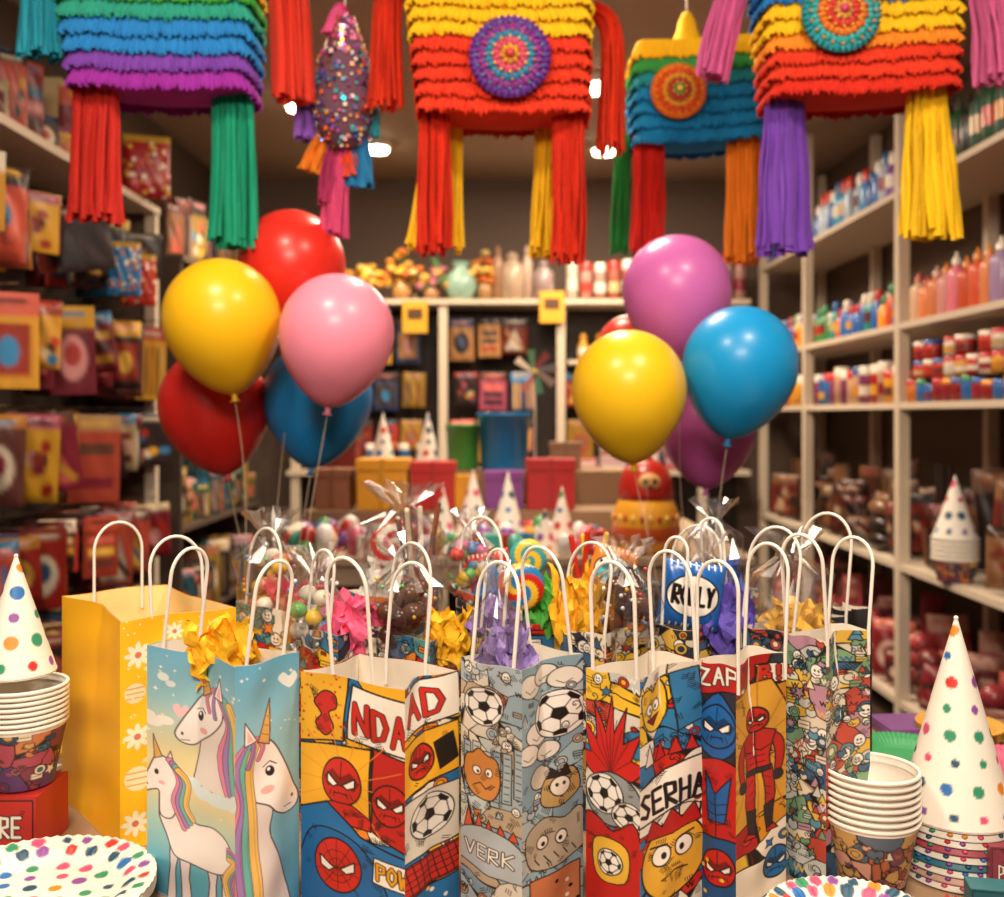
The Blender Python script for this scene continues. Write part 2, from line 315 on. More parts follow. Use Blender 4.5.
def art_com1(w,h):
    c=Cv(w,h,'#efe4cf'); cells(c,COM,40); doodle(c,COM,60,6,faces=False); hatch(c,60)
    c.p([(-2,-2),(50,-2),(46,66),(-2,74)],'#f0b428',2); doodle_r(c,0,50,0,68,['#e8862a','#c8281c'],40,1.4)
    c.p([(14,30),(24,18),(36,22),(38,34),(30,40),(36,54),(26,64),(16,52),(22,42)],'#c8281c',1.6,True); hatch(c,8,12,16,36,60)
    c.p([(54,6),(110,14),(110,70),(50,62)],'#f2ece0',2)
    text(c,'NDA',56,24,52,30,4,'#c8281c',K,3); hatch(c,6,52,56,104,66)
    c.p([(-2,76),(72,68),(70,150),(-2,144)],'#f0b428',2); c.p([(74,66),(110,74),(110,168),(72,150)],'#b8201a',2)
    for i in range(14): c.l([(46,110),(46+60*math.cos(i*.45),110+60*math.sin(i*.45))],.8,'#e8862a')
    mask(c,44,108,23,'#c8281c'); c.p([(18,140),(34,130),(54,130),(72,142),(72,152),(14,152)],'#c8281c',1.5); hatch(c,8,20,134,66,148)
    mask(c,90,120,20,'#c02018',tilt=.2); hatch(c,10,76,140,108,160)
    c.p([(-2,146),(30,132),(62,160),(110,172),(110,h+2),(-2,h+2)],'#1f6fae',2)
    c.p([(-2,h),(4,180),(24,160),(60,168),(84,200),(90,h+2)],'#1a64a4',1.6,True); hatch(c,24,0,165,100,h)
    mask(c,40,196,27,'#c8281c',True)
    c.p([(76,176),(110,180),(110,206),(74,202)],'#f2ece0',1.4); text(c,'POW',78,182,30,16,2.4,'#e0a020',K,1)
    return c
def art_com2(w,h):
    c=Cv(w,h,'#efe4cf'); cells(c,COM,28); doodle(c,COM,44,6,faces=False); hatch(c,30)
    c.p([(-2,8),(w,0),(w+2,46),(-2,52)],'#f2ece0',1.8); text(c,'AD',4,14,42,26,4,'#c8281c',K); hatch(c,5,0,40,50,50)
    c.p([(-2,60),(w,52),(w+2,104),(-2,112)],'#f0b428',1.8); mask(c,20,84,16,'#c8281c'); c.p([(34,70),(50,62),(54,92),(38,100)],K); hatch(c,8,0,60,50,108)
    c.r(-2,116,w+2,176,'#d9d4c6',1.6); hatch(c,12,0,118,54,174); ball(c,28,142,21)
    c.r(-2,180,w+2,212,'#c8281c',1.6)
    for i in range(0,60,7): c.l([(i,180),(i+8,212)],1.1)
    for i in range(182,212,7): c.l([(0,i),(w,i)],1.1)
    c.r(-2,214,w+2,h+2,'#1f6fae',1.6); doodle_r(c,0,w,216,h,['#f0b428','#f2ece0'],8)
    return c
GRY=['#9fb0b8','#b9c2c2','#8ea3b0','#c9c6b8','#d8d2c4','#b7a68c','#a9b9c4']
def art_soc1(w,h):
    c=Cv(w,h,'#9fb0b8'); cells(c,GRY,30,1.0); doodle(c,GRY+['#c87a3a','#a43c2c'],70,6); hatch(c,70)
    ball(c,24,44,19)
    for i in range(6):
        x=4+i*10; y=84+R.uniform(-8,8); c.r(x,y,x+8,y+50,R.choice(GRY),1.1)
        for k in range(5,48,7): c.l([(x+2,y+k),(x+6,y+k)],1)
    c.p([(6,100),(14,94),(20,88),(28,94),(38,98),(42,122),(34,138),(14,138),(4,122)],'#c88440',1.4,True); hatch(c,6,8,98,38,134)
    c.e(17,112,3.4,4,'#f4efe4',1); c.e(29,112,3.4,4,'#f4efe4',1); c.e(18,113,1.3,1.8,K); c.e(28,113,1.3,1.8,K); c.l([(14,128),(20,124),(26,129),(32,124)],1.2)
    for i in range(5): c.p([(4+i*11,174),(9+i*11,152+i*3),(14+i*11,174)],'#d0532a',1.1)
    c.p([(-2,180),(30,168),(64,184),(64,214),(-2,208)],'#aeb9bf',1.2,True); text(c,'VERK',4,188,52,13,1.6,'#efe9dc',K); hatch(c,8,0,204,60,h)
    return c
def art_soc2(w,h):
    c=Cv(w,h,'#8fb0be'); cells(c,['#8fb0be','#9db9c2','#a8b8bc','#86a4b4'],16,.9); doodle(c,GRY,44,6); hatch(c,50)
    for x,y,r in((12,20,14),(30,14,12),(48,22,13),(20,70,14),(8,88,12),(30,92,11)):
        c.e(x,y,r,r*.8,'#e6e2d8',1.1); c.l([(x-r*.5,y+r*.2),(x-r*.1,y+r*.5),(x+r*.4,y+r*.2)],.8)
    ball(c,42,58,23)
    c.e(22,116,11,11,'#c9c3b4',1.3); c.p([(28,122),(52,116),(58,140),(40,152),(22,144)],'#b99a62',1.3,True); doodle(c,GRY,12,5); hatch(c,16,0,100,w,160)
    c.e(40,132,8,9,'#e8dfce',1.2); c.e(37,130,1.4,2,K); c.e(43,130,1.4,2,K); c.p([(30,122),(34,112),(40,119),(46,111),(50,123)],'#2a2220',1)
    c.p([(4,170),(24,158),(44,166),(60,160),(66,196),(40,210),(10,204)],'#b3aa96',1.3,True); hatch(c,12,6,164,60,204); c.e(22,182,5,6,'#f0ebdf',1.2); c.e(40,184,5,6,'#f0ebdf',1.2); c.e(23,184,2,2.4,K); c.e(39,185,2,2.4,K)
    for i in range(5): c.l([(14+i*9,196),(18+i*9,203)],1.2)
    c.r(8,216,58,h+2,'#c47a52',1.4); doodle_r(c,10,56,218,h,['#efe4cf',K],10)
    return c
def art_red1(w,h):
    c=Cv(w,h,'#bfc9cc'); cells(c,['#c8ccc8','#2f79ad','#f0c030','#d8d2c4','#b9402c'],26); doodle(c,['#2f79ad','#f0c030','#efe9dc','#c8281c'],46,6); hatch(c,40,0,0,w,100)
    c.p([(26,120)]+[(26+(38 if i%2 else 22)*math.cos(math.pi+i*math.pi/14),104+(80 if i%2 else 44)*math.sin(math.pi+i*math.pi/14)) for i in range(15)]+[(28,120)],'#c8201c',1.5)
    for i in range(9): c.l([(26,104),(26+22*math.cos(math.pi+.4+i*.3),104+60*math.sin(math.pi+.4+i*.3))],1,'#7a1010')
    c.e(28,128,27,26,'#8d9498',1.6); hatch(c,10,6,106,50,150); ball(c,20,124,19); ball(c,44,142,14)
    c.p([(-2,158),(14,150),(30,160),(52,152),(60,h+2),(-2,h+2)],'#b81c18',1.6,True); hatch(c,14,0,158,w,h); c.p([(8,176),(26,168),(44,178),(40,210),(12,208)],'#e0b43a',1.4,True); ball(c,26,192,12)
    return c
def art_red2(w,h):
    c=Cv(w,h,'#e0d8c6'); cells(c,['#e8dfca','#f0c030','#2f79ad','#dcd5c6','#c8281c','#efe9dc','#2f79ad'],34); doodle(c,['#2f79ad','#f0c030','#efe9dc','#c8281c'],60,6,faces=False); hatch(c,60)
    c.p([(2,22),(12,14),(20,20),(30,12),(36,26),(34,50),(22,60),(8,52)],'#f0c030',1.5,True); hatch(c,8,4,18,32,54); c.e(14,36,4,5,'#ffffff',1); c.e(25,36,4,5,'#ffffff',1); c.e(15,37,1.5,2,K); c.e(24,37,1.5,2,K); c.p([(10,46),(28,45),(19,54)],'#7a1a14',1)
    c.p([(38,10),(60,4),(64,60),(42,70)],'#2f79ad',1.5); hatch(c,8,40,10,62,60)
    for i in range(4): c.p([(6+i*14,92),(12+i*14,70+i*2),(18+i*14,92)],R.choice(['#f0c030','#efe9dc','#c8281c']),1.2)
    c.p([(-2,112),(68,98),(68,142),(-2,150)],'#f2ecde',2); text(c,'SERHA',1,120,66,22,4,'#181212'); hatch(c,6,0,100,60,112)
    c.e(34,196,31,38,'#e8b23a',1.8); hatch(c,22,8,172,60,232); c.e(22,188,8,9,'#f6f1e4',1.5); c.e(44,188,8,9,'#f6f1e4',1.5); c.e(24,189,2.6,3.4,K); c.e(42,189,2.6,3.4,K); c.l([(12,176),(28,180)],2); c.l([(54,176),(38,180)],2); c.l([(20,212),(34,208),(48,212)],1.6); c.p([(6,166),(14,148),(24,160),(34,146),(44,160),(56,148),(62,168),(34,172)],'#b8201a',1.4)
    return c
def art_hero1(w,h):
    c=Cv(w,h,'#1f62a0'); cells(c,['#1b5c9c','#17507e','#b81c1c','#1f6fae','#2a2a38'],22); hatch(c,30)
    c.p([(-2,-2),(w+2,-2),(w+2,26),(-2,34)],'#b81c1c',1.6); text(c,'ZAP',4,6,40,16,2.6,'#f2ecde',K,-1)
    c.p([(2,56),(22,30),(42,56),(38,86),(22,98),(6,86)],'#1a5fa8',1.8,True); mask(c,22,64,21,'#1a62a8')
    c.p([(-2,112),(12,98),(34,98),(48,112),(48,180),(-2,180)],'#b81c1c',1.8,True); c.p([(10,112),(22,132),(36,112),(30,160),(14,160)],'#1a5fa8',1.4); hatch(c,12,2,104,w,176)
    c.l([(22,134),(22,178)],1.2)
    for q in(140,150,160): c.l([(12,q),(22,q+3),(32,q)],1)
    c.p([(-2,176),(48,176),(48,h+2),(-2,h+2)],'#174f86',1.8); mask(c,24,206,18,'#c02020'); doodle_r(c,0,w,180,h,['#f0c030'],5)
    return c
def art_hero2(w,h):
    c=Cv(w,h,'#a81c18'); cells(c,['#a81c18','#c8861e','#8c1614','#e0b43a','#2c3444','#efe4cf'],24); doodle(c,['#e0b43a','#c8281c','#efe4cf','#1f6fae'],40,5,faces=False)
    c.r(30,10,50,30,'#efe4cf',1.4); text(c,'B!',32,13,18,14,2.6,'#c8281c',K)
    c.p([(-2,34),(40,26),(54,60),(54,150),(-2,170)],'#d09a32',1.6)
    for i in range(16): c.l([(26,92),(26+70*math.cos(i*.4),92+80*math.sin(i*.4))],1,'#b46a1e')
    hatch(c,18,0,30,w,150); hero(c,26,96,1.25,'#b8201a','#2a2226'); 
    c.r(-2,206,w+2,h+2,'#efe4cf',1.6); mask(c,40,216,15,'#1f6fae')
    return c
FUN=['#e2b84a','#5a93a8','#c24a38','#d9d0ba','#c9cfc8','#b88ca0','#e8dcc0','#7aa07a','#3a5f80']
def art_fun(w,h,pal=FUN,s=7,bg=16):
    c=Cv(w,h,pal[3]); cells(c,pal,int(w*h/420)+5,1.1); doodle(c,pal,int(w*h/85),s); hatch(c,int(w*h/300)); return c
def art_plain(col,dots=None):
    def f(w,h): return Cv(w,h,col,res=.5)
    return f
# ------------------------------------------------------------ gift bags
def tissue(mb,c,w,h,col,mat='tissue',ns=6):
    # several crumpled square sheets stuffed together, corners poking up
    c=np.asarray(c,float); m=11; rg=np.random.RandomState(R.randrange(99999)); p0=rg.rand()*6.28
    a=np.linspace(-1,1,m)[None,:]*np.ones((m,1)); b=np.linspace(-1,1,m)[:,None]*np.ones((1,m))
    for k in range(ns):
        phi=p0+k*2*math.pi/ns+rg.uniform(-.3,.3); rad=w*.24*rg.uniform(.5,1.2); out=np.array([math.cos(phi),math.sin(phi)]); tan=np.array([-out[1],out[0]])
        s=w*.46*rg.uniform(.8,1.15); hh=h*rg.uniform(.7,1.12); lean=rg.uniform(.05,.5)
        upc=(a+b)/2; sd=(a-b)/2; rnd=rg.uniform(.55,.8)
        zz=np.where(upc>0,np.abs(upc)**.85*rnd+ (1-rnd)*upc,upc)
        nz=rg.normal(0,1,(m,m)); nz=(nz+np.roll(nz,1,0)+np.roll(nz,1,1)+np.roll(nz,-1,0))/3
        fold=.10*np.sin(sd*9+rg.rand()*6)*(1-.3*upc)+.06*np.sin((a*5+b*3)+rg.rand()*6)
        r_=rad+w*(.22*lean*(zz+.4)+.30*(-sd**2)*.5+fold*.55+.035*nz); t_=s*sd*(1.0-.1*zz)+w*.02*nz
        z_=c[2]+h*.38+hh*.62*zz+h*.05*np.roll(nz,2,1)
        x=c[0]+out[0]*r_+tan[0]*t_; y=c[1]+out[1]*r_*.85+tan[1]*t_*.85
        base=np.tile(lin(col),(m,m,1))*rg.uniform(.92,1.06); mb.grid(np.stack([x,y,z_],-1),np.clip(base,0,1),mat,False)
def handle(mb,p0,p1,hgt,lean=(0,0),col='#f1ece2',drop=.03,r=.0022):
    p0=np.array(p0,float);p1=np.array(p1,float);w=np.linalg.norm(p1-p0)
    pts=[p0+np.array([0,0,-drop])]
    st=hgt-w*.6; m=(p0+p1)/2; e=(p1-p0)/2
    for t in np.linspace(0,1,5): pts.append(p0+np.array([0,0,st*t]))
    for a in np.linspace(0,np.pi,15)[1:-1]:
        pts.append(m-e*math.cos(a)*1.0+np.array([0,0,st+(hgt-st)*math.sin(a)]))
    for t in np.linspace(1,0,5): pts.append(p1+np.array([0,0,st*t]))
    pts.append(p1+np.array([0,0,-drop])); pts=np.array(pts)
    k=np.clip((pts[:,2]-p0[2])/hgt,0,1); pts[:,0]+=lean[0]*k; pts[:,1]+=lean[1]*k
    mb.tube(pts,r,col,8,'paper')
def gift_bag(xl,xc,xr,Yn,deg,ztop,artL,artR,wide='L',base=None,inner='#e9dfcf',hh=.11,contents=(),hw=None,z0=TT,backc=None,leans=None,nh=2):
    th=math.radians(deg); kn,kl,kr=[(q-HX)/F for q in(xc,xl,xr)]
    Xn=kn*Yn; a=(Xn-kl*Yn)/(math.cos(th)+kl*math.sin(th)); b=(kr*Yn-Xn)/(math.sin(th)-kr*math.cos(th))
    N=np.array([Xn,Yn]); L=N+a*np.array([-math.cos(th),math.sin(th)]); Rr=N+b*np.array([math.sin(th),math.cos(th)]); B=L+Rr-N
    ht=ztop-z0; mb=MB(); cen=(N+B)/2; ph=R.uniform(0,6)
    narrow='R' if wide=='L' else 'L'
    def face(p,q,nu,nv,gus,off=0.0):
        u=np.linspace(0,1,nu)[None,:]; v=np.linspace(0,1,nv)[:,None]
        d=q-p; n=np.array([d[1],-d[0]]); n/=np.linalg.norm(n)
        if n@((p+q)/2-cen)<0: n=-n
        tri=1-np.abs(2*u-1)
        disp=(-.018*tri*(1-v)**1.3 if gus else .004*np.sin(np.pi*u)*(.4+.6*v))+.0015*np.sin(9*u+ph+5*v)*np.sin(np.pi*u)+.0012*np.sin(23*v+4*u+ph)*np.sin(np.pi*u)
        G=np.zeros((nv,nu,3)); 
        pp=p[None,None,:]+(u[...,None])*d[None,None,:]
        if off: pp=cen+(pp-cen)*(1-off*14)
        G[...,0]=pp[...,0]+n[0]*disp; G[...,1]=pp[...,1]+n[1]*disp
        G[...,2]=z0+.0005+(ht-(.0015*np.sin(7*u+ph)))*(1-v)
        return G
    hp=int(ht/Yn*F)
    for p,q,art,g in((L,N,artL,narrow=='L'),(N,Rr,artR,narrow=='R')):
        w=abs((q[0]/q[1]-p[0]/p[1])*F)
        cv=art(w,hp*1.0)
        mb.grid(face(p,q,cv.nu,cv.nv,g),cv.C,'paper',True)
    bc=backc or base or '#d8b060'
    for p,q,g in((Rr,B,narrow=='L'),(B,L,narrow=='R')): mb.grid(face(p,q,14,20,g),lin(bc),'paper')
    for p,q,g in((L,N,narrow=='L'),(N,Rr,narrow=='R'),(Rr,B,narrow=='L'),(B,L,narrow=='R')): mb.grid(face(p,q,14,20,g,.0022),lin(inner),'paper')
    mb.add([[*L,z0+.001],[*N,z0+.001],[*Rr,z0+.001],[*B,z0+.001]],np.array([[0,1,2,3]]),bc,'paper',False)
    pairs=((L,N),(B,Rr)) if wide=='L' else ((N,Rr),(L,B))
    W=np.linalg.norm(pairs[0][1]-pairs[0][0]); hw_=hw or min(.062,W*.52)
    for i,(p,q) in enumerate(pairs[:nh]):
        m=(p+q)/2; m=m+(cen-m)*.06; e=(q-p)/np.linalg.norm(q-p)*hw_/2
        ln=leans[i] if leans else (R.uniform(-.014,.014),R.uniform(-.01,.01))
        handle(mb,[*(m-e),ztop],[*(m+e),ztop],hh+R.uniform(-.012,.008),ln)
    for ct in contents: ct(mb,cen,ztop,min(a,b))
    return mb.build('gift_bag')
def c_tis(col,w=.09,h=.05,dx=0,dy=0,dz=-.03):
    return lambda mb,cen,z,s: tissue(mb,[cen[0]+dx,cen[1]+dy,z+dz],w,h+abs(min(dz,0)),col)
def c_cello(w=.07,h=.12,col=None,fill='#4a2416',dx=0,dy=0,dz=-.05,spr=True):
    def f(mb,cen,z,s):
        c=np.array([cen[0]+dx,cen[1]+dy,z+dz]); rg=np.random.RandomState(R.randrange(9999))
        if fill:
            fl=[fill] if isinstance(fill,str) else fill
            for k in range(18):
                p=c+np.array([rg.uniform(-.3,.3)*w,rg.uniform(-.3,.3)*w,h*rg.uniform(.12,.75)])
                mb.ell(p,(w*.17,w*.17,w*.15),vary(R.choice(fl),.25),10,'gloss')
            if spr:
                for k in range(26):
                    a=rg.rand()*6.3; p=c+np.array([math.cos(a)*w*.45,math.sin(a)*w*.45,h*rg.uniform(.15,.85)]); mb.ell(p,(.003,.003,.003),R.choice(['#d84040','#e8c040','#4090d0','#f0f0f0','#60b060']),6,'gloss')
        n=26; th=np.linspace(0,2*np.pi,n,endpoint=False); prof=[(.35,0),(.52,.15),(.56,.45),(.5,.72),(.2,.9),(.14,.96),(.34,1.1),(.5,1.22)]
        G=np.zeros((len(prof),n,3))
        for i,(r_,zz) in enumerate(prof):
            rr=w*r_*(1+.14*np.sin(th*7+i)+rg.normal(0,.07,n)); G[i,:,0]=c[0]+rr*np.cos(th); G[i,:,1]=c[1]+rr*np.sin(th); G[i,:,2]=c[2]+h*zz+rg.normal(0,.02*h,n)
        mb.grid(G,'#ffffff','clear',False,cu=True)
    return f
def c_pack(w,h,col,col2,txt,dx=0,dy=0,dz=-.03,yaw=0,tilt=0.0,draw=None):
    def f(mb,cen,z,s):
        c=np.array([cen[0]+dx,cen[1]+dy,z+dz+h/2]); cv=Cv(80,80*h/w,col,res=1.0)
        if draw: draw(cv)
        else:
            cv.e(40,cv.h*.5,32,cv.h*.3,col2,2); text(cv,txt,14,cv.h*.36,54,cv.h*.26,5,K)
            for i in range(0,80,8): cv.l([(i,0),(i,6)],2,col2); cv.l([(i,cv.h-6),(i,cv.h)],2,col2)
        u=np.linspace(-1,1,cv.nu)[None,:]; v=np.linspace(1,-1,cv.nv)[:,None]
        bul=.16*w*(np.clip(1-u**4,0,1)*np.clip(1-v**4,0,1))**.6*(1+.08*np.sin(u*11+v*7))
        ca,sa=math.cos(yaw),math.sin(yaw); ct,st=math.cos(tilt),math.sin(tilt)
        for sg in(-1,1):
            x=u*w/2*ct+v*h/2*st; zz=-u*w/2*st+v*h/2*ct; y=sg*bul
            G=np.stack([c[0]+x*ca-y*sa,c[1]+x*sa+y*ca,c[2]+zz+0*x],-1); mb.grid(G,cv.C,'gloss',True)
    return f
def c_sticks(cols,dx=0,dy=0,h=.12,n=5):
    def f(mb,cen,z,s):
        for i in range(n):
            a=np.array([cen[0]+dx+R.uniform(-.012,.012),cen[1]+dy+R.uniform(-.012,.012),z-.04]); b=a+np.array([R.uniform(-.035,.035),R.uniform(-.02,.02),.04+h*R.uniform(.7,1)])
            mb.tube([a,(a+b)/2,b],.0045,R.choice(cols),8,'gloss'); mb.ell(b,(.0045,.0045,.0045),R.choice(cols),8)
    return f
def c_lolly(r,cols,dx=0,dy=0,z1=.05):
    def f(mb,cen,z,s):
        c=np.array([cen[0]+dx,cen[1]+dy,z+z1]); rr=np.linspace(.02,1,16)*r; th=np.linspace(0,2*np.pi,60,endpoint=False); A,B=np.meshgrid(rr,th,indexing='ij')
        k=np.floor((B/(2*np.pi)*len(cols)*2+A/r*3))%len(cols); C=np.array([lin(q) for q in cols])[k.astype(int)]
        for sg in(-1,1): mb.grid(np.stack([c[0]+A*np.cos(B),c[1]+sg*.007*np.sqrt(np.clip(1-(A/r)**4,0,1)),c[2]+A*np.sin(B)],-1),C,'gloss',True,cu=True)
        mb.tube([[c[0],c[1],z-.05],[c[0],c[1],c[2]-r*.9]],.002,'#f4efe4')
    return f
def dz(py,Y): return CAMH-(py-HY)*Y/F
CAN=['#d84040','#e8c040','#4090d0','#60b060','#e07ab0','#f0e8d8']
# front row
gift_bag(62,120,236,1.255,50,dz(622,1.255),art_plain('#ffc01a'),art_yellow,'R','#ffc01a',hh=.105,backc='#ffc01a',inner='#f7dc98',hw=.07,leans=[(-.004,0),(0,0)])
gift_bag(147,235,299,1.06,38,dz(668,1.06),art_uni1,art_uni2,'R','#7fb9d0',hh=.115,backc='#7fb9d0',hw=.05,contents=[c_tis('#f7c01e',.10,.045,.005,-.012,-.03)])
gift_bag(301,405,459,1.045,33,dz(690,1.045),art_com1,art_com2,'L',hh=.125,backc='#c8281c',hw=.058)
gift_bag(461,522,583,1.06,43,dz(672,1.06),art_soc1,art_soc2,'L',hh=.12,backc='#9fb0b8',hw=.062,contents=[c_tis('#9a84c4',.085,.04,-.02,.0,-.03),c_cello(.05,.12,None,None,-.03,.005,-.04)])
gift_bag(586,640,703,1.05,45,dz(680,1.05),art_red1,art_red2,'L',hh=.122,backc='#b9402c',hw=.06)
gift_bag(696,736,786,1.10,47,dz(668,1.10),art_hero1,art_hero2,'L',hh=.125,backc='#1f62a0',hw=.055)
gift_bag(785,826,870,1.155,50,dz(641,1.155),art_fun,art_fun,'L',hh=.12,backc='#d9d0ba',hw=.055)
PA=['#e2b84a','#c24a38','#d9d0ba','#3a5f80','#e8dcc0','#2c3444']
PB=['#f0c030','#2f79ad','#c8281c','#efe9dc','#e8862a','#5aa0a0']
fa=lambda w,h: art_fun(w,h,PA,6); fb=lambda w,h: art_fun(w,h,PB,7)
# second row
gift_bag(296,338,385,1.30,42,dz(636,1.30),fb,fa,'L',hh=.115,backc='#c8281c',nh=1,contents=[c_tis('#f0608a',.12,.05,.01,0,-.03),c_cello(.075,.13,None,CAN,-.035,.0,-.05)])
gift_bag(384,430,470,1.31,42,dz(642,1.31),fb,fa,'L',hh=.13,backc='#2f79ad',nh=1,hw=.075,contents=[c_tis('#f7c01e',.085,.04,.03,-.02,-.03),c_cello(.09,.13,None,['#3a2a28','#5a3420'],-.03,.01,-.03)])
gift_bag(470,512,556,1.30,42,dz(634,1.30),fa,fb,'L',hh=.115,backc='#5aa06a',nh=1,contents=[c_tis('#8464b8',.10,.045,-.02,-.0,-.03),c_lolly(.032,['#1c78b4','#f0c030','#c8281c'],.01,-.02,.055),c_tis('#5abf4c',.09,.07,.03,.02,-.02)])
gift_bag(560,604,648,1.30,42,dz(636,1.30),fa,fb,'L',hh=.13,backc='#e8862a',nh=1,hw=.07,contents=[c_tis('#f7bc28',.10,.08,-.035,0,-.03),c_cello(.085,.115,None,['#4a2418','#6a3a20'],.025,-.01,-.02)])
gift_bag(650,694,740,1.31,42,dz(632,1.31),fa,fa,'L',hh=.13,backc='#3a5f80',contents=[c_pack(.085,.09,'#1d62b4','#f4f0e6','ROLLY',-.01,-.02,-.005,0,.15),c_tis('#6452bc',.11,.055,.035,.0,-.03),c_cello(.06,.11,None,None,.02,.02,-.01)])
gift_bag(742,790,846,1.30,44,dz(634,1.30),fa,fa,'L',hh=.14,backc='#d9d0ba',hw=.075,contents=[c_tis('#f2c244',.11,.04,0,0,-.03),c_cello(.10,.12,None,None,-.01,0,-.02)])
gift_bag(822,852,872,1.42,60,dz(612,1.42),art_plain('#1c1a1e'),art_plain('#1c1a1e'),'L','#1c1a1e',hh=.13,backc='#1c1a1e',nh=0)
# third row
gift_bag(236,285,330,1.46,42,dz(612,1.46),fb,fb,'L',hh=.115,backc='#e8862a',nh=1,hw=.08,contents=[c_cello(.085,.15,None,['#f0e8d8','#e8c040','#c87a5a'],-.02,0,-.04),c_tis('#e0546a',.11,.04,.02)])
gift_bag(345,392,436,1.50,42,dz(600,1.50),fb,fa,'L',hh=.10,backc='#c8281c',nh=0,contents=[c_cello(.12,.14,None,None,0.02,0,.0),c_sticks(['#5a2a1a','#e8d8c0','#8a4a2a'],.05,0,.14,7),c_lolly(.035,['#c8281c','#f4efe4'],.0,.02,.07),c_tis('#f0f0ea',.10,.05)])
gift_bag(456,500,548,1.50,42,dz(598,1.50),fa,fb,'L',hh=.13,backc='#5aa0a0',nh=1,hw=.085,contents=[c_pack(.07,.06,'#c8281c','#f4f0e6','KOO',-.02,0,.0,0,-.2),c_tis('#3c78c0',.11,.05),c_lolly(.03,['#3aa0a0','#f0c030'],.04,.0,.05),c_cello(.07,.11,None,CAN,-.05,.0,-.01)])
gift_bag(566,612,655,1.50,42,dz(598,1.50),fb,fa,'L',hh=.09,backc='#3a5f80',nh=0,contents=[c_tis('#4ab0c0',.12,.05),c_pack(.07,.07,'#e8862a','#f4f0e6','YUZU',.0,-.02,.0,0,.3),c_sticks(['#c8281c','#f0c030'],-.04,0,.09,4)])
gift_bag(668,712,758,1.50,42,dz(600,1.50),fb,fa,'L',hh=.11,backc='#2f79ad',nh=1,hw=.085,contents=[c_tis('#3c60c0',.12,.05),c_cello(.08,.12,None,None,0,0,0)])
# ------------------------------------------------------------ cones, cups, plates
DOT=['#c8342c','#2a6fb4','#2f8f6a','#e08a2a','#8a4a9a','#d8507a','#20506a']
def party_hat(px,pytip,Y,z0,Rb,name='party_hat',build=True,mb=None,nh=90,dots=1.0,dr=.0085):
    mb=mb or MB(); Xc=(px-HX)*Y/F; ztip=dz(pytip,Y); h=ztip-z0; n=int(150) if nh>60 else 48
    t=np.linspace(0,1,nh); th=np.linspace(0,2*np.pi,n,endpoint=False)
    r=Rb*(1-t)+.0015; TH,T=np.meshgrid(th,t); C=np.tile(lin('#efe9dd'),(nh,n,1)); rg=np.random.RandomState(R.randrange(999))
    rows=max(4,int(h/(.029*dots)))
    for k in range(rows):
        tk=(k+.45)/rows; m=max(1,int(round(2*math.pi*Rb*(1-tk)/(.032*dots))))
        for j in range(m):
            a=2*math.pi*(j+.5*(k%2)+.15*rg.rand())/m; dth=(TH-a+math.pi)%(2*math.pi)-math.pi
            d=np.sqrt((dth*Rb*(1-T))**2+((T-tk)*h)**2)/(dr*(1 if k%2 else .7)*dots)
            al=np.clip(.5-(d-1)*6,0,1)[...,None]; C=C*(1-al)+lin(DOT[rg.randint(7)])*al
    G=np.stack([Xc+(r[:,None])*np.cos(th),Y+(r[:,None])*np.sin(th),z0+.001+T*h],-1); mb.grid(G,C,'paper',cu=True)
    G2=np.stack([Xc+(r[::6,None]*.985)*np.cos(th),Y+(r[::6,None]*.985)*np.sin(th),z0+.001+T[::6]*h-.002],-1); mb.grid(G2,'#e6ded0','paper',cu=True)
    a=np.linspace(0,2*np.pi,40); mb.tube(np.stack([Xc+Rb*np.cos(a),Y+Rb*np.sin(a),0*a+z0+.002],-1),.0016,'#efe9dd')
    mb.ell([Xc,Y,ztip],(.003,.003,.003),'#f4efe4',8,'paper')
    if build: return mb.build(name)
CUPP=['#7a3a4a','#3a6a7a','#c87a4a','#5a3a6a','#a84a5a','#d0a060','#2f4a60']
def cup_stack(px,pytop,Y,z0,Rt,nrim,name='paper_cup_stack',pat=CUPP,build=True,mb=None,gap=None,hcup=.085):
    mb=mb or MB(); o=[(px-HX)*Y/F,Y,z0]; zt=dz(pytop,Y)-z0; gap=gap or (zt-hcup)/max(nrim-1,1); rb=Rt*.72
    cv=Cv(150,50,pat[0],res=1.2); cells(cv,pat,50,.8); doodle(cv,pat+['#e8dcc0'],80,5,.7,faces=False)
    for i in range(nrim):
        z=i*gap
        if i==0:
            G=np.zeros((cv.nv,cv.nu-1,3)); t=1-np.linspace(0,1,cv.nv)[:,None]; th=np.linspace(0,2*np.pi,cv.nu)[None,:-1]
            rr=(rb+(Rt-rb)*t); G[...,0]=o[0]+rr*np.cos(th);G[...,1]=o[1]+rr*np.sin(th);G[...,2]=z0+.001+(hcup-.006)*t
            mb.grid(G,cv.C[:,:-1],'paper',cu=True)
            mb.lathe([(0.0005,.004),(rb,.002)],o,'#e8e2d4',32,'paper')
            mb.lathe([(Rt,hcup-.006),(Rt+.001,hcup)],o,'#e8e2d4',48,'paper')
        else:
            mb.lathe([(Rt-.0028,z+hcup-gap*1.0),(Rt-.0005,z+hcup)],o,'#eae4d8',48,'paper')
        a=np.linspace(0,2*np.pi,49); mb.tube(np.stack([o[0]+(Rt+.001)*np.cos(a),o[1]+(Rt+.001)*np.sin(a),0*a+z0+z+hcup],-1),.0024,'#f1ebdf',8)
    z=(nrim-1)*gap; mb.lathe([(Rt,z+hcup),(rb,z+.008),(.0005,z+.008)],o,'#e6ded0',48,'paper')
    if build: return mb.build(name)
    return z0+z+hcup
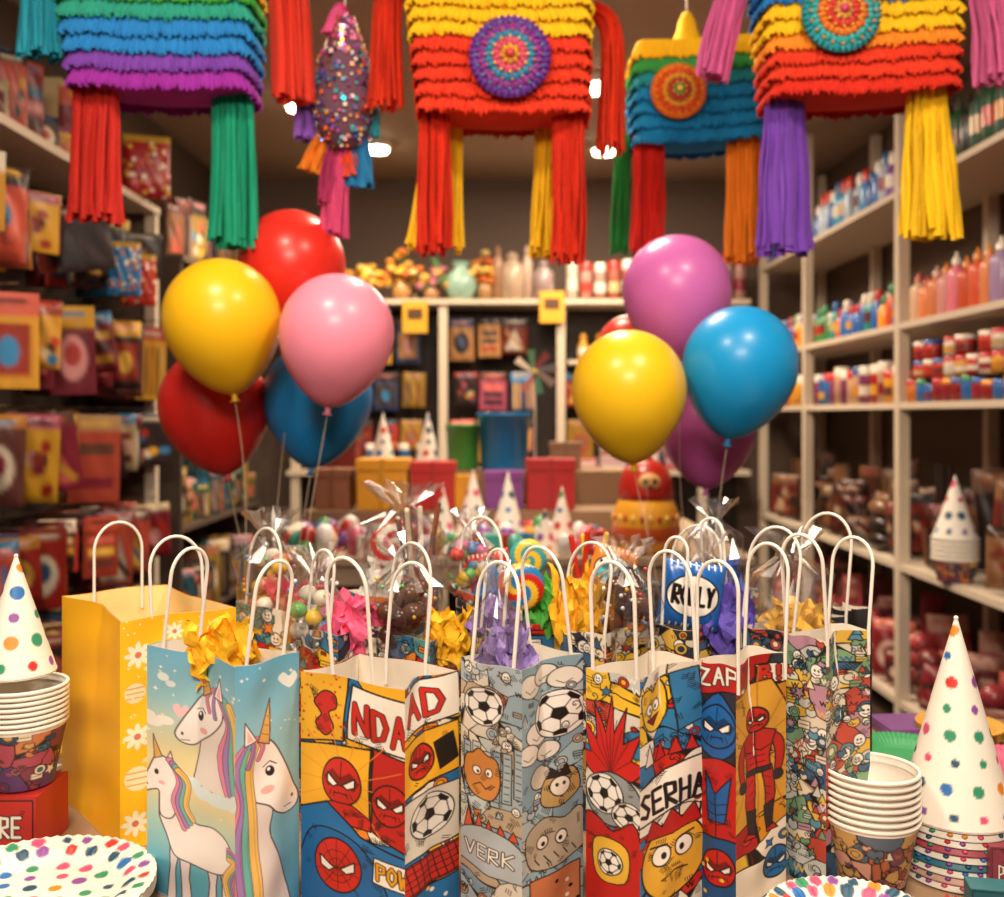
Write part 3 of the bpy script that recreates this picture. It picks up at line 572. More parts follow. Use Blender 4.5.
def plate(px,Y,z0,Rp,n=1,name='paper_plate',base='#efe9dd'):
    mb=MB(); Xc=(px-HX)*Y/F; rg=np.random.RandomState(R.randrange(999))
    for k in range(n):
        last=k==n-1; nr=70 if last else 14; nt=260 if last else 80
        s=np.linspace(0.002,1,nr); th=np.linspace(0,2*np.pi,nt,endpoint=False)
        z=np.interp(s,[0,.62,.7,.8,.97,1],[.002,.002,.006,.014,.019,.0175])
        S,TH=np.meshgrid(s,th,indexing='ij'); fl=.0009*np.sin(TH*64)*np.clip((S-.68)/.1,0,1)
        X=S*Rp*np.cos(TH); Y_=S*Rp*np.sin(TH); G=np.stack([Xc+X,Y+Y_,z0+k*.004+z[:,None]+fl+.001],-1)
        C=np.tile(lin(base),(nr,nt,1))
        if last and base=='#efe9dd':
            pts=[]
            for ring,(rr,m) in enumerate(((.9,26),(.78,22),(.6,16),(.42,11),(.22,6),(0,1))):
                for j in range(m): a=2*math.pi*(j+.5*(ring%2))/m+rg.uniform(-.05,.05); pts.append((rr*Rp*math.cos(a),rr*Rp*math.sin(a)))
            for (a,b) in pts:
                d=np.sqrt((X-a)**2+(Y_-b)**2)/(rg.uniform(.0055,.0085)); al=np.clip(.5-(d-1)*5,0,1)[...,None]; C=C*(1-al)+lin(DOT[rg.randint(7)])*al
        mb.grid(G,C,'paper',cu=True)
    return mb.build(name)
def favor_box(px,Y,w,d,h,col,txt,yaw=0,z0=TT,tx=14):
    mb=MB(); X=(px-HX)*Y/F; cv=Cv(80,80*h/w,col,res=1.2); cv.r(3,3,77,cv.h-3,None,1.2); hatch(cv,8); text(cv,txt,tx,cv.h*.34,80-tx*1.1-8,cv.h*.32,2.4,'#f4efe4',K)
    ca,sa=math.cos(yaw),math.sin(yaw); ax=[(ca,sa,0),(-sa,ca,0),(0,0,1)]
    mb.boxf([X,Y,z0+h/2+.001],ax,(w,d,h),col,'satin')
    u=np.linspace(-w/2,w/2,cv.nu)[None,:];v=np.linspace(h,0,cv.nv)[:,None]
    G=np.stack([X+u*ca+(d/2+.0008)*sa+0*v,Y+u*sa-(d/2+.0008)*ca+0*v,z0+.001+v+0*u],-1); mb.grid(G,cv.C,'satin')
    mb.build('party_favor_box')
plate(32,1.085,TT+.008,.128,4); plate(852,1.03,TT+.010,.088,2)
plate(905,1.56,TT,.085,3,base='#3f9a62'); plate(1010,1.50,TT,.085,3,base='#c85a7a'); plate(960,1.68,TT,.07,4,base='#d8a040')
favor_box(8,1.28,.115,.09,.075,'#b8302a','YRE',0,tx=38)
zc=TT+.078; cup_stack(22,684,1.28,zc,.053,8,hcup=.080); party_hat(16,556,1.28,dz(672,1.28),.047)
cup_stack(871,768,1.17,TT,.052,8,pat=['#b86a4a','#5a6a7a','#d8a08a','#7a4a5a','#c8a060','#a84a4a'],hcup=.08)
cup_stack(-80,700,1.42,TT,.052,12)
def hat_stack(px,Y,z0,z1,Rb):
    mb=MB(); n=8; Xc=(px-HX)*Y/F
    for i in range(n):
        z=z0+.002+(z1-z0-.012)*i/(n-1); c=['#e9e2d4','#c8a090','#e9e2d4','#2a6f84','#e9e2d4','#b04a5a','#e9e2d4','#e9e2d4'][i]
        mb.lathe([(Rb*.95,z+.012),(Rb,z+.001),(Rb+.0015,z),(Rb-.002,z-.0005)],[Xc,Y,0],c,60,'paper')
        for k in range(20):
            a=2*math.pi*(k+R.random()*.4)/20; mb.ell([Xc+Rb*.98*math.cos(a),Y+Rb*.98*math.sin(a),z+.005],(.004,.004,.0022),R.choice(DOT),6,'paper')
    mb.lathe([(.001,z0+.001),(Rb*.9,z0+.001),(Rb*.9,z1-.004),(.001,z1-.004)],[Xc,Y,0],'#d8cfc0',40,'paper')
    mb.build('party_hat_stack')
hat_stack(956,1.2,TT,dz(812,1.2),.062); party_hat(956,618,1.2,dz(812,1.2),.063,dr=.0068)
favor_box(992,1.08,.05,.03,.04,'#2a6a74','TOYS',-.2); favor_box(1008,1.14,.05,.03,.06,'#8a3a4a','PARTY',-.1)
mb=MB()
for i,(px,Y) in enumerate(((895,1.42),(1045,1.62),(1080,1.45),(905,1.72),(1030,1.38))):
    X=(px-HX)*Y/F
    for j in range(4): mb.box([X,Y,TT+.004+.005*j],(.09,.09,.004),vary(['#c84a6a','#4a7aa8','#e0b040','#8a5a9a','#3a8a5a'][i],.1),'paper',R.uniform(0,.4)+i)
mb.build('party_napkins')
mb=MB()
for i in range(20):
    px=R.uniform(-120,60);Y=R.uniform(1.52,1.70); X=(px-HX)*Y/F
    mb.box([X,Y,TT+.004+.007*(i%3)],(.1,.1,.006),vary(R.choice(['#a83a3a','#c84a6a','#e0b040','#4a7aa8','#e8e0d0']),.1),'paper',R.uniform(0,1.5))
mb.build('party_napkins')
mb=MB()
tissue(mb,[.470,1.045,TT+.004],.07,.035,'#b8242c'); tissue(mb,[.515,1.03,TT+.004],.08,.04,'#c02a34'); mb.build('tissue_paper')
# ------------------------------------------------------------ tables
def table(x0,x1,y0,y1,top,cloth,name,mat='paint'):
    mb=MB(); mb.box([(x0+x1)/2,(y0+y1)/2,top-.0125],(x1-x0,y1-y0,.025),cloth,mat)
    for x in(x0+.06,x1-.06):
        for y in(y0+.06,y1-.06): mb.box([x,y,(top-.025)/2],(.05,.05,top-.025),'#6a5038','satin')
    mb.box([(x0+x1)/2,y0+.03,top-.06],(x1-x0-.1,.02,.07),cloth,mat); mb.box([(x0+x1)/2,y1-.03,top-.06],(x1-x0-.1,.02,.07),cloth,mat)
    for x in(x0+.03,x1-.03): mb.box([x,(y0+y1)/2,top-.06],(.02,y1-y0-.1,.07),cloth,mat)
    mb.build(name)
table(-.95,1.0,.55,1.80,TT,'#9a7c60','display_table')
T2=.80
table(-.80,.85,3.35,4.65,T2,'#a8927a','display_table')
S1=T2+.1; S2=T2+.24
mb=MB(); mb.box([-.13,4.1,T2+.05],(1.3,.32,.1),'#8a6c50','paint'); mb.box([-.13,4.42,T2+.12],(1.3,.32,.24),'#8a6c50','paint'); mb.build('display_riser')
for px,tip,Y,z,rb in((473,470,3.75,T2,.075),(508,472,3.7,T2,.07),(443,487,3.62,T2,.055),(562,487,3.65,T2,.055),(545,510,3.5,T2,.045),(383,413,4.4,S2,.062),(428,413,4.4,S2,.062)):
    party_hat(px,tip,Y,z,rb,nh=40,dots=1.6,dr=.009)
def gift_box(px,Y,z,w,h,col,name='gift_box'):
    mb=MB(); X=(px-HX)*Y/F; mb.box([X,Y,z+h*.4+.001],(w,w,h*.8),vary(col,.05),'satin'); mb.box([X,Y,z+h*.9+.001],(w*1.06,w*1.06,h*.2),vary(col,.05),'satin')
    mb.box([X,Y,z+h*.5+.003],(w*.1,w*1.07,h*1.01),lin(col)*.8,'satin'); mb.build(name)
gift_box(385,4.1,S1,.2,.2,'#d89a20'); gift_box(434,4.08,S1,.17,.19,'#b01f20'); gift_box(550,4.1,S1,.19,.2,'#a81c22'); gift_box(504,4.1,S1,.15,.15,'#7a3a8a'); gift_box(466,4.15,S1,.09,.13,'#d89a20'); gift_box(335,4.1,S1,.14,.16,'#8a5a40'); gift_box(340,4.42,S2,.16,.14,'#7a2a24'); gift_box(565,4.42,S2,.13,.12,'#8a6a50')
def bucket(px,Y,z,r,h,col):
    mb=MB(); o=[(px-HX)*Y/F,Y,z]
    mb.lathe([(.001,.003),(r*.86,.0),(r*.88,.01),(r*.98,h*.93),(r*1.05,h*.94),(r*1.05,h),(r*.96,h),(r*.84,.012),(.001,.012)],o,col,36,'gloss')
    a=np.linspace(0,np.pi,20); mb.tube(np.stack([o[0]+r*1.05*np.cos(a),o[1]-.02-.0*a,o[2]+h*.9-.6*r*np.sin(a)],-1),.004,'#d0d0d0',6,'metal')
    mb.build('party_bucket')
bucket(463,4.42,S2,.075,.2,'#3f8a3a'); bucket(504,4.4,S2,.115,.25,'#1c78b4')
# candy jar with red dome lid
mb=MB(); o=P(646,0,3.5); o[2]=T2
mb.lathe([(.001,.002),(.085,0),(.105,.02),(.116,.06),(.117,.11),(.110,.15),(.098,.178),(.092,.186)],o,'#e8a832',40,'gloss')
mb.lathe([(.118,.05),(.1195,.06),(.1195,.085),(.118,.095)],o,'#c85a24',40,'gloss')
mb.lathe([(.090,.184),(.095,.188),(.096,.21),(.092,.25),(.080,.285),(.056,.312),(.030,.322),(.022,.324),(.022,.338),(.001,.342)],o,'#b0261c',40,'gloss')
mb.ell([o[0],o[1]-.082,T2+.25],(.040,.016,.032),'#d8a868',16)
for s in(-1,1): mb.ell([o[0]+s*.015,o[1]-.097,T2+.254],(.009,.005,.009),'#20150f',10)
mb.ell([o[0],o[1]-.097,T2+.235],(.014,.004,.004),'#20150f',10)
for i in range(24): a=i*math.pi/12; mb.ell([o[0]+.113*math.cos(a),o[1]+.113*math.sin(a),T2+.125],(.008,.008,.014),'#b84a20' if i%2 else '#f4d070',8)
mb.build('candy_jar')
mb=MB(); 
HP=((-.109,3.75),(.022,3.7),(-.214,3.62),(.22,3.65),(.15,3.5))
for i in range(300):
    x=R.uniform(-.77,.36);y=R.uniform(3.4,3.9);c=vary(R.choice(['#c8342c','#e0b040','#2a6f9a','#f0e8da','#3f8a4a','#d86a8a','#4ab0a0','#e0e0e0','#7a4a9a','#a82a2a']),.15); s=R.uniform(.02,.055)
    if min(math.hypot(x-a,y-b) for a,b in HP)<.075+s*1.0: continue
    k=R.randrange(3)
    if k==0: mb.box([x,y,T2+s*.7],(s*1.4,s,s*1.4),c,'gloss',R.uniform(0,3))
    elif k==1: mb.lathe([(.001,0),(s*.6,0),(s*.6,s*1.6),(s*.3,s*1.9),(.001,s*2)],[x,y,T2],c,12)
    else: mb.ell([x,y,T2+s*.8],(s,s*.7,s*.8),c,10)
mb.build('party_favors')
mb=MB(); c=P(535,372,4.45); 
for i in range(8):
    a=i*math.pi/4; d=np.array([math.cos(a),0,math.sin(a)]);e=np.array([math.cos(a+.75),0,math.sin(a+.75)])
    mb.add([c,c+d*.1,c+(d+e)*.055+np.array([0,-.03,0]),c+e*.03+np.array([0,-.012,0])],np.array([[0,1,2,3]]),['#8a9098','#98504c','#5a8a6a','#a89888'][i%4],'satin',False)
mb.ell(c+np.array([0,-.02,0]),(.012,.012,.012),'#e0c040',10); mb.tube([[c[0],c[1]+.006,S2],[c[0],c[1]+.006,c[2]]],.005,'#c8c0b0'); mb.build('pinwheel')
# ------------------------------------------------------------ balloons
def balloon(px,py,rpx,Y,col,foot,tilt=(0,0)):
    mb=MB(); r=rpx*Y/F; c=P(px,py,Y); c[2]+=.06*r
    t=np.linspace(0.02,np.pi-.01,44); rr=r*np.sin(t); zz=-np.cos(t)*r
    low=zz<0; zz=np.where(low,zz*1.32,zz*1.03); s=np.clip(-zz/(1.32*r),0,1); rr=rr*np.where(low,1-.24*s**2.2,1)
    n=np.array([tilt[0],tilt[1],1.0]); n/=np.linalg.norm(n); u=np.cross([0,1,0],n); u/=np.linalg.norm(u); v=np.cross(n,u)
    ax=np.array([u,v,n]); mb.lathe(np.stack([rr,zz],-1),c,vary(col,.02),56,'latex',ax)
    kb=c-n*r*1.32; mb.lathe([(.004,.004),(.008,-.002),(.005,-.008),(.011,-.016),(.010,-.017),(.001,-.010)],kb,lin(col)*.8,14,'latex',ax)
    k0=kb-n*.012; f=np.array(foot,float); pts=[]
    for q in np.linspace(0,1,30): pts.append(k0*(1-q)+f*q+np.array([.03*math.sin(q*5+px),.012*math.sin(q*4+py),0])*math.sin(math.pi*q))
    mb.tube(pts,.0008,'#d0bfa8',5); return mb.build('balloon')
fl=P(282,0,2.32); fl[2]=.12; fr=P(690,0,2.3); fr[2]=.12
balloon(222,322,58,2.20,'#f8c41a',fl,(-.16,0)); balloon(337,336,57,2.14,'#fa94b0',fl,(.12,0)); balloon(292,268,53,2.40,'#da2e22',fl,(.0,.1))
balloon(214,408,54,2.44,'#c8241e',fl,(-.22,.1)); balloon(318,400,54,2.46,'#1c84cc',fl,(.08,.1))
balloon(677,294,54,2.42,'#cc6cb8',fr,(-.05,.1)); balloon(740,368,57,2.20,'#1698dc',fr,(.16,0)); balloon(629,392,57,2.14,'#f6c61e',fr,(-.06,0))
balloon(708,428,48,2.48,'#bc58a4',fr,(.05,.1)); balloon(630,352,34,2.75,'#d03a30',fr,(-.1,.0))
for f in(fl,fr):
    mb=MB(); mb.lathe([(.001,0),(.05,0),(.055,.02),(.04,.08),(.018,.1),(.012,.12),(.03,.15),(.001,.14)],[f[0],f[1],0],'#c0a030',24,'foil'); mb.build('balloon_weight')
# ------------------------------------------------------------ pinatas
def fringe(mb,path,w0,w1,Y,col,n=12,dep=.03,lenj=.06,curl=.3):
    pp=np.array([P(a,b,Y) for a,b in path]); pp=cr(pp,False,6); m=len(pp); rg=np.random.RandomState(R.randrange(99999))
    w0*=Y/F; w1*=Y/F; T=np.linspace(0,1,m)
    d=np.gradient(pp,axis=0); d/=np.linalg.norm(d,axis=1)[:,None]; side=np.stack([d[:,2],0*d[:,0],-d[:,0]],-1)*-1
    for layer in range(3):
        for i in range(n):
            f=(i+.5)/n*2-1+rg.uniform(-.12,.12); yo=(layer-1)*dep+rg.uniform(-.01,.01); W=w0+(w1-w0)*T; sw=W/n*rg.uniform(.9,1.5)*.62
            end=1+rg.uniform(-lenj,lenj*.4); a=rg.uniform(-curl,curl); ph=rg.rand()*6
            cen=pp+side*(f*W/2*.9)[:,None]+np.array([0,1,0])*(yo*(.4+.6*T)*np.sqrt(max(0,1-f*f))+rg.uniform(-.008,.008)*T+.003*np.sin(T*14+ph))[:,None]
            cen+=side*(.0025*np.sin(T*9+ph)*T+rg.uniform(-.006,.006)*T**2)[:,None]
            cen[:,2]+= (T*(1-end))*abs(pp[-1,2]-pp[0,2])
            G=np.zeros((m,3,3))
            for k,q in enumerate((-1,0,1)):
                G[:,k]=cen+side*(sw*q*math.cos(a))[:,None]+np.array([0,1,0])*(sw*q*math.sin(a)-(q==0)*.006)[:,None]
            mb.grid(G,vary(col,.16),'crepe',False)
_t=np.linspace(0,2*np.pi,6001); _ex=2/6.5
_cx=np.sign(np.cos(_t))*np.abs(np.cos(_t))**_ex; _sy=np.sign(np.sin(_t))*np.abs(np.sin(_t))**_ex
_L=np.concatenate([[0],np.cumsum(np.hypot(np.diff(_cx*.22),np.diff(_sy*.085)))])
NP_=720; _s=np.linspace(0,_L[-1],NP_,endpoint=False); PCX=np.interp(_s,_L,_cx); PSY=np.interp(_s,_L,_sy); TURN=_s/_L[-1]*2*np.pi
def pinata(Y,top,bot,bands,dep=.085,roll=0,cords=None,parts=()):
    mb=MB(); n=sum(b[1] for b in bands); cols=[c for c,k in bands for _ in range(k)]; N=NP_
    (tx0,tx1,ty),(bx0,bx1,by)=top,bot; cx_,sy_=PCX,PSY; th=TURN
    rg=np.random.RandomState(R.randrange(9999))
    def ring(t,off):
        x0=tx0+(bx0-tx0)*t;x1=tx1+(bx1-tx1)*t;y=ty+(by-ty)*t
        c=P((x0+x1)/2,y,Y); hw=(x1-x0)/2*Y/F; sag=-.010*(1-cx_**2)
        return np.stack([c[0]+cx_*(hw+off),Y+sy_*(dep+off),c[2]+roll*cx_*hw+sag+0*th],-1)
    G=np.array([ring(t,-.004) for t in np.linspace(0,1,12)]); mb.grid(G,cols[-1],'crepe',cu=True)
    for t,c,s in((0,cols[0],1),(1,cols[-1],-1)):
        rr=ring(t,-.004); cc=rr.mean(0); mb.grid(np.array([rr,cc+(rr-cc)*.6+np.array([0,0,s*.012]),cc+(rr-cc)*.02+np.array([0,0,s*.018])]),c,'crepe',cu=True)
    for i in range(n):
        lv=[]; ph=rg.rand()*9; f1=rg.randint(62,84); f2=rg.randint(120,160)
        slow=np.sin(th*5+ph)*2.2+np.sin(th*9+ph*2)*1.5+np.sin(th*17+ph*3)*.8
        env=.55+.45*np.sin(th*13+ph*2+slow*.5)
        wave=.55*np.sin(th*f1+ph+slow)*env+.42*np.sin(th*f2+ph*3-slow)+rg.normal(0,.12,N)
        edge=.0022*np.sin(th*21+ph*2+slow)+.0016*np.sin(th*f2*.6+ph)+rg.normal(0,.0012,N)
        for k,(dt,off,am) in enumerate(((-.05,0,0),(.3,.003,.002),(.65,.006,.004),(.95,.011,.006),(1.18,.014,.0075),(1.34,.012,.009))):
            r_=ring((i+dt)/n,off); wv=am*wave; r_[:,0]+=cx_*np.abs(cx_)**6*wv; r_[:,1]+=sy_*wv
            r_[:,2]+=edge*(k/5)**2*1.6
            lv.append(r_)
        C=np.tile(lin(cols[i]),(6,N,1))*rg.uniform(.93,1.07,(1,N,1)); mb.grid(np.array(lv),np.clip(C,0,1),'crepe',True,cu=True)
    zc=P(0,ty,Y)[2]
    for cx in (cords or [(tx0+tx1)/2]):
        X=P(cx,0,Y)[0]; mb.tube([[X,Y,zc-.02],[X,Y,2.795]],.0025,'#cfc4b0')
    for p in parts: p(mb)
    return mb.build('pinata')
def medal(px,py,Y,r,cols):
    def f(mb):
        c=P(px,py,Y); mb.lathe([(.001,.0),(r,0),(r,.008),(.001,.012)],c,cols[0],40,'crepe',np.array([[1,0,0],[0,0,1],[0,-1,0]]))
        rg=np.random.RandomState(R.randrange(999))
        for ci,(q0,q1,fq) in enumerate(((1.02,.80,40),(.84,.6,30),(.64,.42,24),(.45,.22,16),(.26,.03,10))):
            th=np.linspace(0,2*np.pi,160,endpoint=False); G=[]
            for k in range(5):
                q=q1+(q0-q1)*k/4; am=.0045*k/4
                rad=r*q*(1+.03*np.sin(th*fq)*k/4); G.append(np.stack([c[0]+rad*np.cos(th),c[1]-.010-.004*ci-.006*math.sin(k/4*3.14)-am*np.sin(th*fq+ci)-rg.normal(0,.0008,160),c[2]+rad*np.sin(th)],-1))
            cc=np.tile(lin(cols[ci%len(cols)]),(5,160,1))*rg.uniform(.8,1.2,(5,160,1)); mb.grid(np.array(G),np.clip(cc,0,1),'satin',False,cu=True)
            for j in range(fq//2): a=2*math.pi*(j+.5*ci)/(fq//2); mb.ell(c+np.array([q1*r*math.cos(a)*1.05,-.020-.004*ci,q1*r*math.sin(a)*1.05]),(.0035,.003,.0035),vary(cols[(ci+2)%len(cols)],.2),6,'satin')
        mb.ell(c+np.array([0,-.032,0]),(r*.13,.010,r*.13),cols[-1],12,'satin')
    return f
fr_=lambda *a,**k:(lambda mb:fringe(mb,*a,**k))
YP=2.3
pinata(YP,(66,256,-42),(84,250,92),[('#e8862a',1),('#f0c024',1),('#3fa33c',1),('#2fa08c',1),('#2a84cc',2),('#7a44ac',1),('#9a30a4',1)],roll=-.03,parts=[
 fr_([(97,78),(96,140),(95,222)],46,56,YP-.03,'#c42c24'),fr_([(232,92),(234,160),(234,247)],40,50,YP+.0,'#1f9a78'),
 fr_([(66,-40),(44,-30),(42,10),(42,58)],34,46,YP,'#2a9ab4'),fr_([(262,-50),(284,-40),(290,10),(294,102)],30,46,YP,'#d83c2c')])
pinata(YP,(410,586,-30),(424,582,116),[('#e8862a',1),('#f2c020',4),('#dc3c24',5)],roll=-.01,parts=[
 fr_([(434,104),(434,170),(433,252)],32,38,YP-.03,'#d6341f'),fr_([(568,106),(569,190),(568,262)],32,32,YP-.03,'#d6341f'),
 fr_([(446,112),(440,180),(434,250)],30,60,YP+.07,'#f0c028'),fr_([(548,112),(546,190),(543,256)],24,30,YP+.07,'#f0c028'),
 fr_([(404,-30),(390,-6),(387,40),(386,108)],24,34,YP,'#d8391f'),fr_([(592,10),(610,26),(613,80),(611,152)],20,26,YP,'#d8391f'),
 medal(510,58,YP-.105,.088,['#6a3a9c','#8a3a94','#3a8ab0','#d85a7a','#e8c050','#c83a3a'])])
Y4=2.75
pinata(Y4,(634,756,46),(636,758,142),[('#f0c020',1),('#3a9a4c',1),('#2a9aa8',1),('#1c8cc8',4)],roll=.06,dep=.08,cords=[687],parts=[
 fr_([(648,136),(648,190),(646,256)],32,36,Y4-.03,'#cc2c24'),fr_([(744,128),(744,190),(744,262)],32,36,Y4-.03,'#f08c2a'),fr_([(624,136),(621,190),(619,252)],16,18,Y4+.03,'#2f9a4c'),
 lambda mb: mb.lathe([(.055,-.03),(.045,.0),(.028,.035),(.024,.06),(.012,.085),(.001,.09)],P(687,44,Y4),'#f0c020',20,'crepe'),
 medal(678,92,Y4-.10,.072,['#e8862a','#d85a2a','#e8b430','#c83a3a','#4a9a4c','#e8d060'])])
pinata(YP,(758,948,-34),(770,942,96),[('#2a9aa8',1),('#2878c0',2),('#f2c020',2),('#f08c2a',1),('#dc3c24',2),('#d03020',1)],roll=.05,parts=[
 fr_([(785,94),(784,170),(783,254)],38,58,YP-.0,'#7446b0'),fr_([(926,80),(928,150),(931,240)],34,64,YP-.03,'#f0c020'),
 fr_([(756,-30),(736,-10),(722,30),(712,80)],28,34,YP,'#d0609c'),fr_([(950,-40),(980,-20),(990,30),(994,84)],28,40,YP,'#d8689c'),
 medal(840,14,YP-.105,.085,['#2a9aa8','#3ab0b0','#e8862a','#d84a3a','#e8c050','#c83a6a'])])
mb=MB(); Y=2.35; sc=Y/F; c0=P(345,0,Y)
prof=[(0.004,14),(8,20),(13,34),(20,52),(26,62),(28,84),(30,108),(26,135),(14,150),(.5,152)]
pr=[(a*sc,-(b)*sc) for a,b in prof]; base=np.array([c0[0],Y,dz(0,Y)])
mb.lathe(pr,base,'#6a4a5c',28,'crepe')
ra=np.array(prof)
for i in range(620):
    yy=R.uniform(16,150); rr=np.interp(yy,ra[1:,1],ra[1:,0])*sc; a=R.uniform(0,6.283); s=R.uniform(.005,.010)
    col=R.choice(['#8a3a8c','#1f9aa9','#f0702a','#e0a040','#e84a8a','#2a5aaa','#5a4a9c','#e0d0c0']) if yy>52 else R.choice(['#e84a8a','#f08ab0','#e0b040','#9a5abc'])
    nx,ny=math.cos(a),math.sin(a); mb.boxf([base[0]+nx*(rr+.004),Y+ny*(rr+.004),base[2]-yy*sc],[(nx,ny,R.uniform(-.4,.4)),(-ny,nx,0),(0,0,1)],(.002,s,s),vary(col,.3),'foil' if i%4==0 else 'gloss')
for path,w0,w1,col,n in(([(345,140),(338,180),(334,236)],18,30,'#c84a7a',8),([(358,130),(360,150),(360,188)],12,30,'#2a7ab0',8),([(330,128),(318,150),(310,172)],14,26,'#e8862a',8),([(322,80),(306,96),(304,140)],10,22,'#8a5ab8',7),([(345,140),(350,160),(352,178)],16,26,'#d84a2a',7),([(368,96),(374,110),(374,138)],8,12,'#2a9aa8',5),([(345,6),(338,14),(332,36)],10,22,'#d85a94',6),([(340,138),(330,165),(326,205)],12,18,'#b03a6a',6)): fringe(mb,path,w0,w1,Y,col,n=n,dep=.012)
mb.tube([[base[0],Y,base[2]-.05],[base[0],Y,2.795]],.0025,'#cfc4b0'); mb.build('tassel_pinata')
# ------------------------------------------------------------ room
W0,W1,Y0,Y1,Hc=-1.8,2.02,-2.2,6.45,2.8
def bx(name,c,s,col,mat='paint'):
    mb=MB(); mb.box(c,s,col,mat); return mb.build(name)
bx('floor',[(W0+W1)/2,(Y0+Y1)/2,-.05],(W1-W0+.4,Y1-Y0+.4,.1),'#3c2c22'); bx('ceiling',[(W0+W1)/2,(Y0+Y1)/2,Hc+.05],(W1-W0+.4,Y1-Y0+.4,.1),'#b09a86')
bx('wall_left',[W0-.05,(Y0+Y1)/2,Hc/2],(.1,Y1-Y0,Hc),'#54463c'); bx('wall_right',[W1+.05,(Y0+Y1)/2,Hc/2],(.1,Y1-Y0,Hc),'#5c4c40')
bx('wall_back',[(W0+W1)/2,Y1+.05,Hc/2],(W1-W0,.1,Hc),'#6c5a4e'); bx('wall_front',[(W0+W1)/2,Y0-.05,Hc/2],(W1-W0,.1,Hc),'#8a7868')
bx('baseboard_left',[W0+.008,(Y0+Y1)/2,.05],(.014,Y1-Y0,.1),'#3a2e28'); bx('baseboard_right',[W1-.008,(Y0+Y1)/2,.05],(.014,Y1-Y0,.1),'#3a2e28')
WH='#d2c3ae'
PK=['#a8281e','#c03a30','#d8a03a','#c8862a','#6a3a34','#8a2438','#c8a070','#2c2024','#b84a6a','#d8c090','#2a5a88','#9a3828','#6a4636','#e8b030','#4a3024','#7a2434','#1f6a90','#c0503c','#3a2a2c','#2c2024']
PL=['#f0e4cc','#f0c050','#e8d8c0','#d86a5a','#3a8ac0','#e8a0a0','#2a2226']
def packart(pal):
    w,h=22,31; cv=Cv(w,h,R.choice(pal),res=.72); cv.aa=1.2
    cv.r(-1,-1,w+1,R.uniform(4,8),R.choice(pal+PL))
    k=R.randrange(6)
    if k==0: cv.e(w/2,18,7,8,R.choice(PL)); cv.e(w/2,17,4,4,R.choice(pal))
    elif k==1:
        for q in range(3): cv.r(3,10+q*6,w-3,14+q*6,R.choice(pal+PL))
    elif k==2:
        for q in range(9): cv.e(R.uniform(3,w-3),R.uniform(10,h-3),2.4,2.4,R.choice(pal+PL))
    elif k==3: cv.r(3,10,w-3,h-4,R.choice(pal)); cv.e(w/2,19,4,5,R.choice(PL))
    elif k==4: cv.p([(w/2,9),(w-3,h-3),(3,h-3)],R.choice(PL)); cv.l([(4,12),(w-4,h-5)],2.5,R.choice(pal))
    else:
        for q in range(5): cv.l([(3+q*4,9),(3+q*4,h-3)],1.8,R.choice(pal+PL))
    cv.l([(5,3),(w-5,3)],1.4,R.choice(PL)); return cv
ARTS={}
def fpack(mb,c,w,h,nrm,pal=None,bul=.12,tilt=0.0,key='L',mat='packet'):
    if key not in ARTS: ARTS[key]=[packart(pal or PK) for _ in range(60)]
    cv=R.choice(ARTS[key]); n=np.array([nrm[0],nrm[1],0.0]); n/=np.linalg.norm(n); r=np.array([-n[1],n[0],0]); up=np.array([0,0,1.])
    if tilt: r,up=r*math.cos(tilt)+up*math.sin(tilt),up*math.cos(tilt)-r*math.sin(tilt)
    u=np.linspace(-1,1,cv.nu)[None,:,None]; v=np.linspace(1,-1,cv.nv)[:,None,None]
    b=bul*w*(np.clip(1-u**4,0,1)*np.clip(1-v**4,0,1))**.6+.004
    b=b*(1+.15*np.sin(u*7+v*5+R.random()*6))
    c=np.asarray(c,float); tint=np.clip(cv.C*R.uniform(.45,1.05),0,1)
    mb.grid(c+r*u*w/2+up*v*h/2+n*b,tint,mat,True)
    mb.boxf(c,[r,n,up],(w,.006,h),tint[0,0]*.6,'satin')
mb=MB()
mb.box([-1.785,2.95,1.1],(.02,2.8,2.2),'#2c2420','satin')
mb.box([-1.64,2.95,2.165],(.3,2.82,.03),WH,'paint')
for y in(1.56,2.95,4.34): mb.box([-1.52,y,1.09],(.045,.045,2.15),WH,'paint'); 
mb.box([-1.65,4.34,1.09],(.25,.02,2.15),'#5a4a3e','paint'); mb.box([-1.64,2.95,.08],(.3,2.8,.16),'#6a5a4c','paint')
for z in(2.03,1.66,1.29,.92,.57): mb.box([-1.765,2.95,z],(.02,2.75,.02),'#5a4c42','satin')
mb.build('pegboard_shelf')
mb=MB()
for z,hh in((2.03,.30),(1.66,.32),(1.29,.32),(.92,.30),(.57,.30)):
    y=1.66
    while y<4.22:
        w=R.uniform(.13,.20); h=hh*R.uniform(.6,1.0); big=R.random()<.12
        mb.tube([[-1.77,y,z+.012],[-1.45,y,z+.016]],.003,'#b0a898',5,'metal')
        yaw=R.uniform(.6,1.9); kk=R.randrange(2,5); ksel='L%d'%R.randrange(3)
        for k in range(kk): 
            hx=-1.47-.07*k-R.uniform(0,.02)-R.choice([0,0,.08])*(k==0)
            fpack(mb,[hx,y+R.uniform(-.02,.02),z-h/2-.004-R.uniform(0,.01)],w,h,(1,-yaw-R.uniform(-.25,.25)),bul=R.choice([.03,.14,.2]),tilt=R.uniform(-.07,.07) if not big else .15,key=ksel)
        y+=w*.85+R.uniform(.0,.06)
mb.build('hanging_favor_packs')
mb=MB()
y=1.65
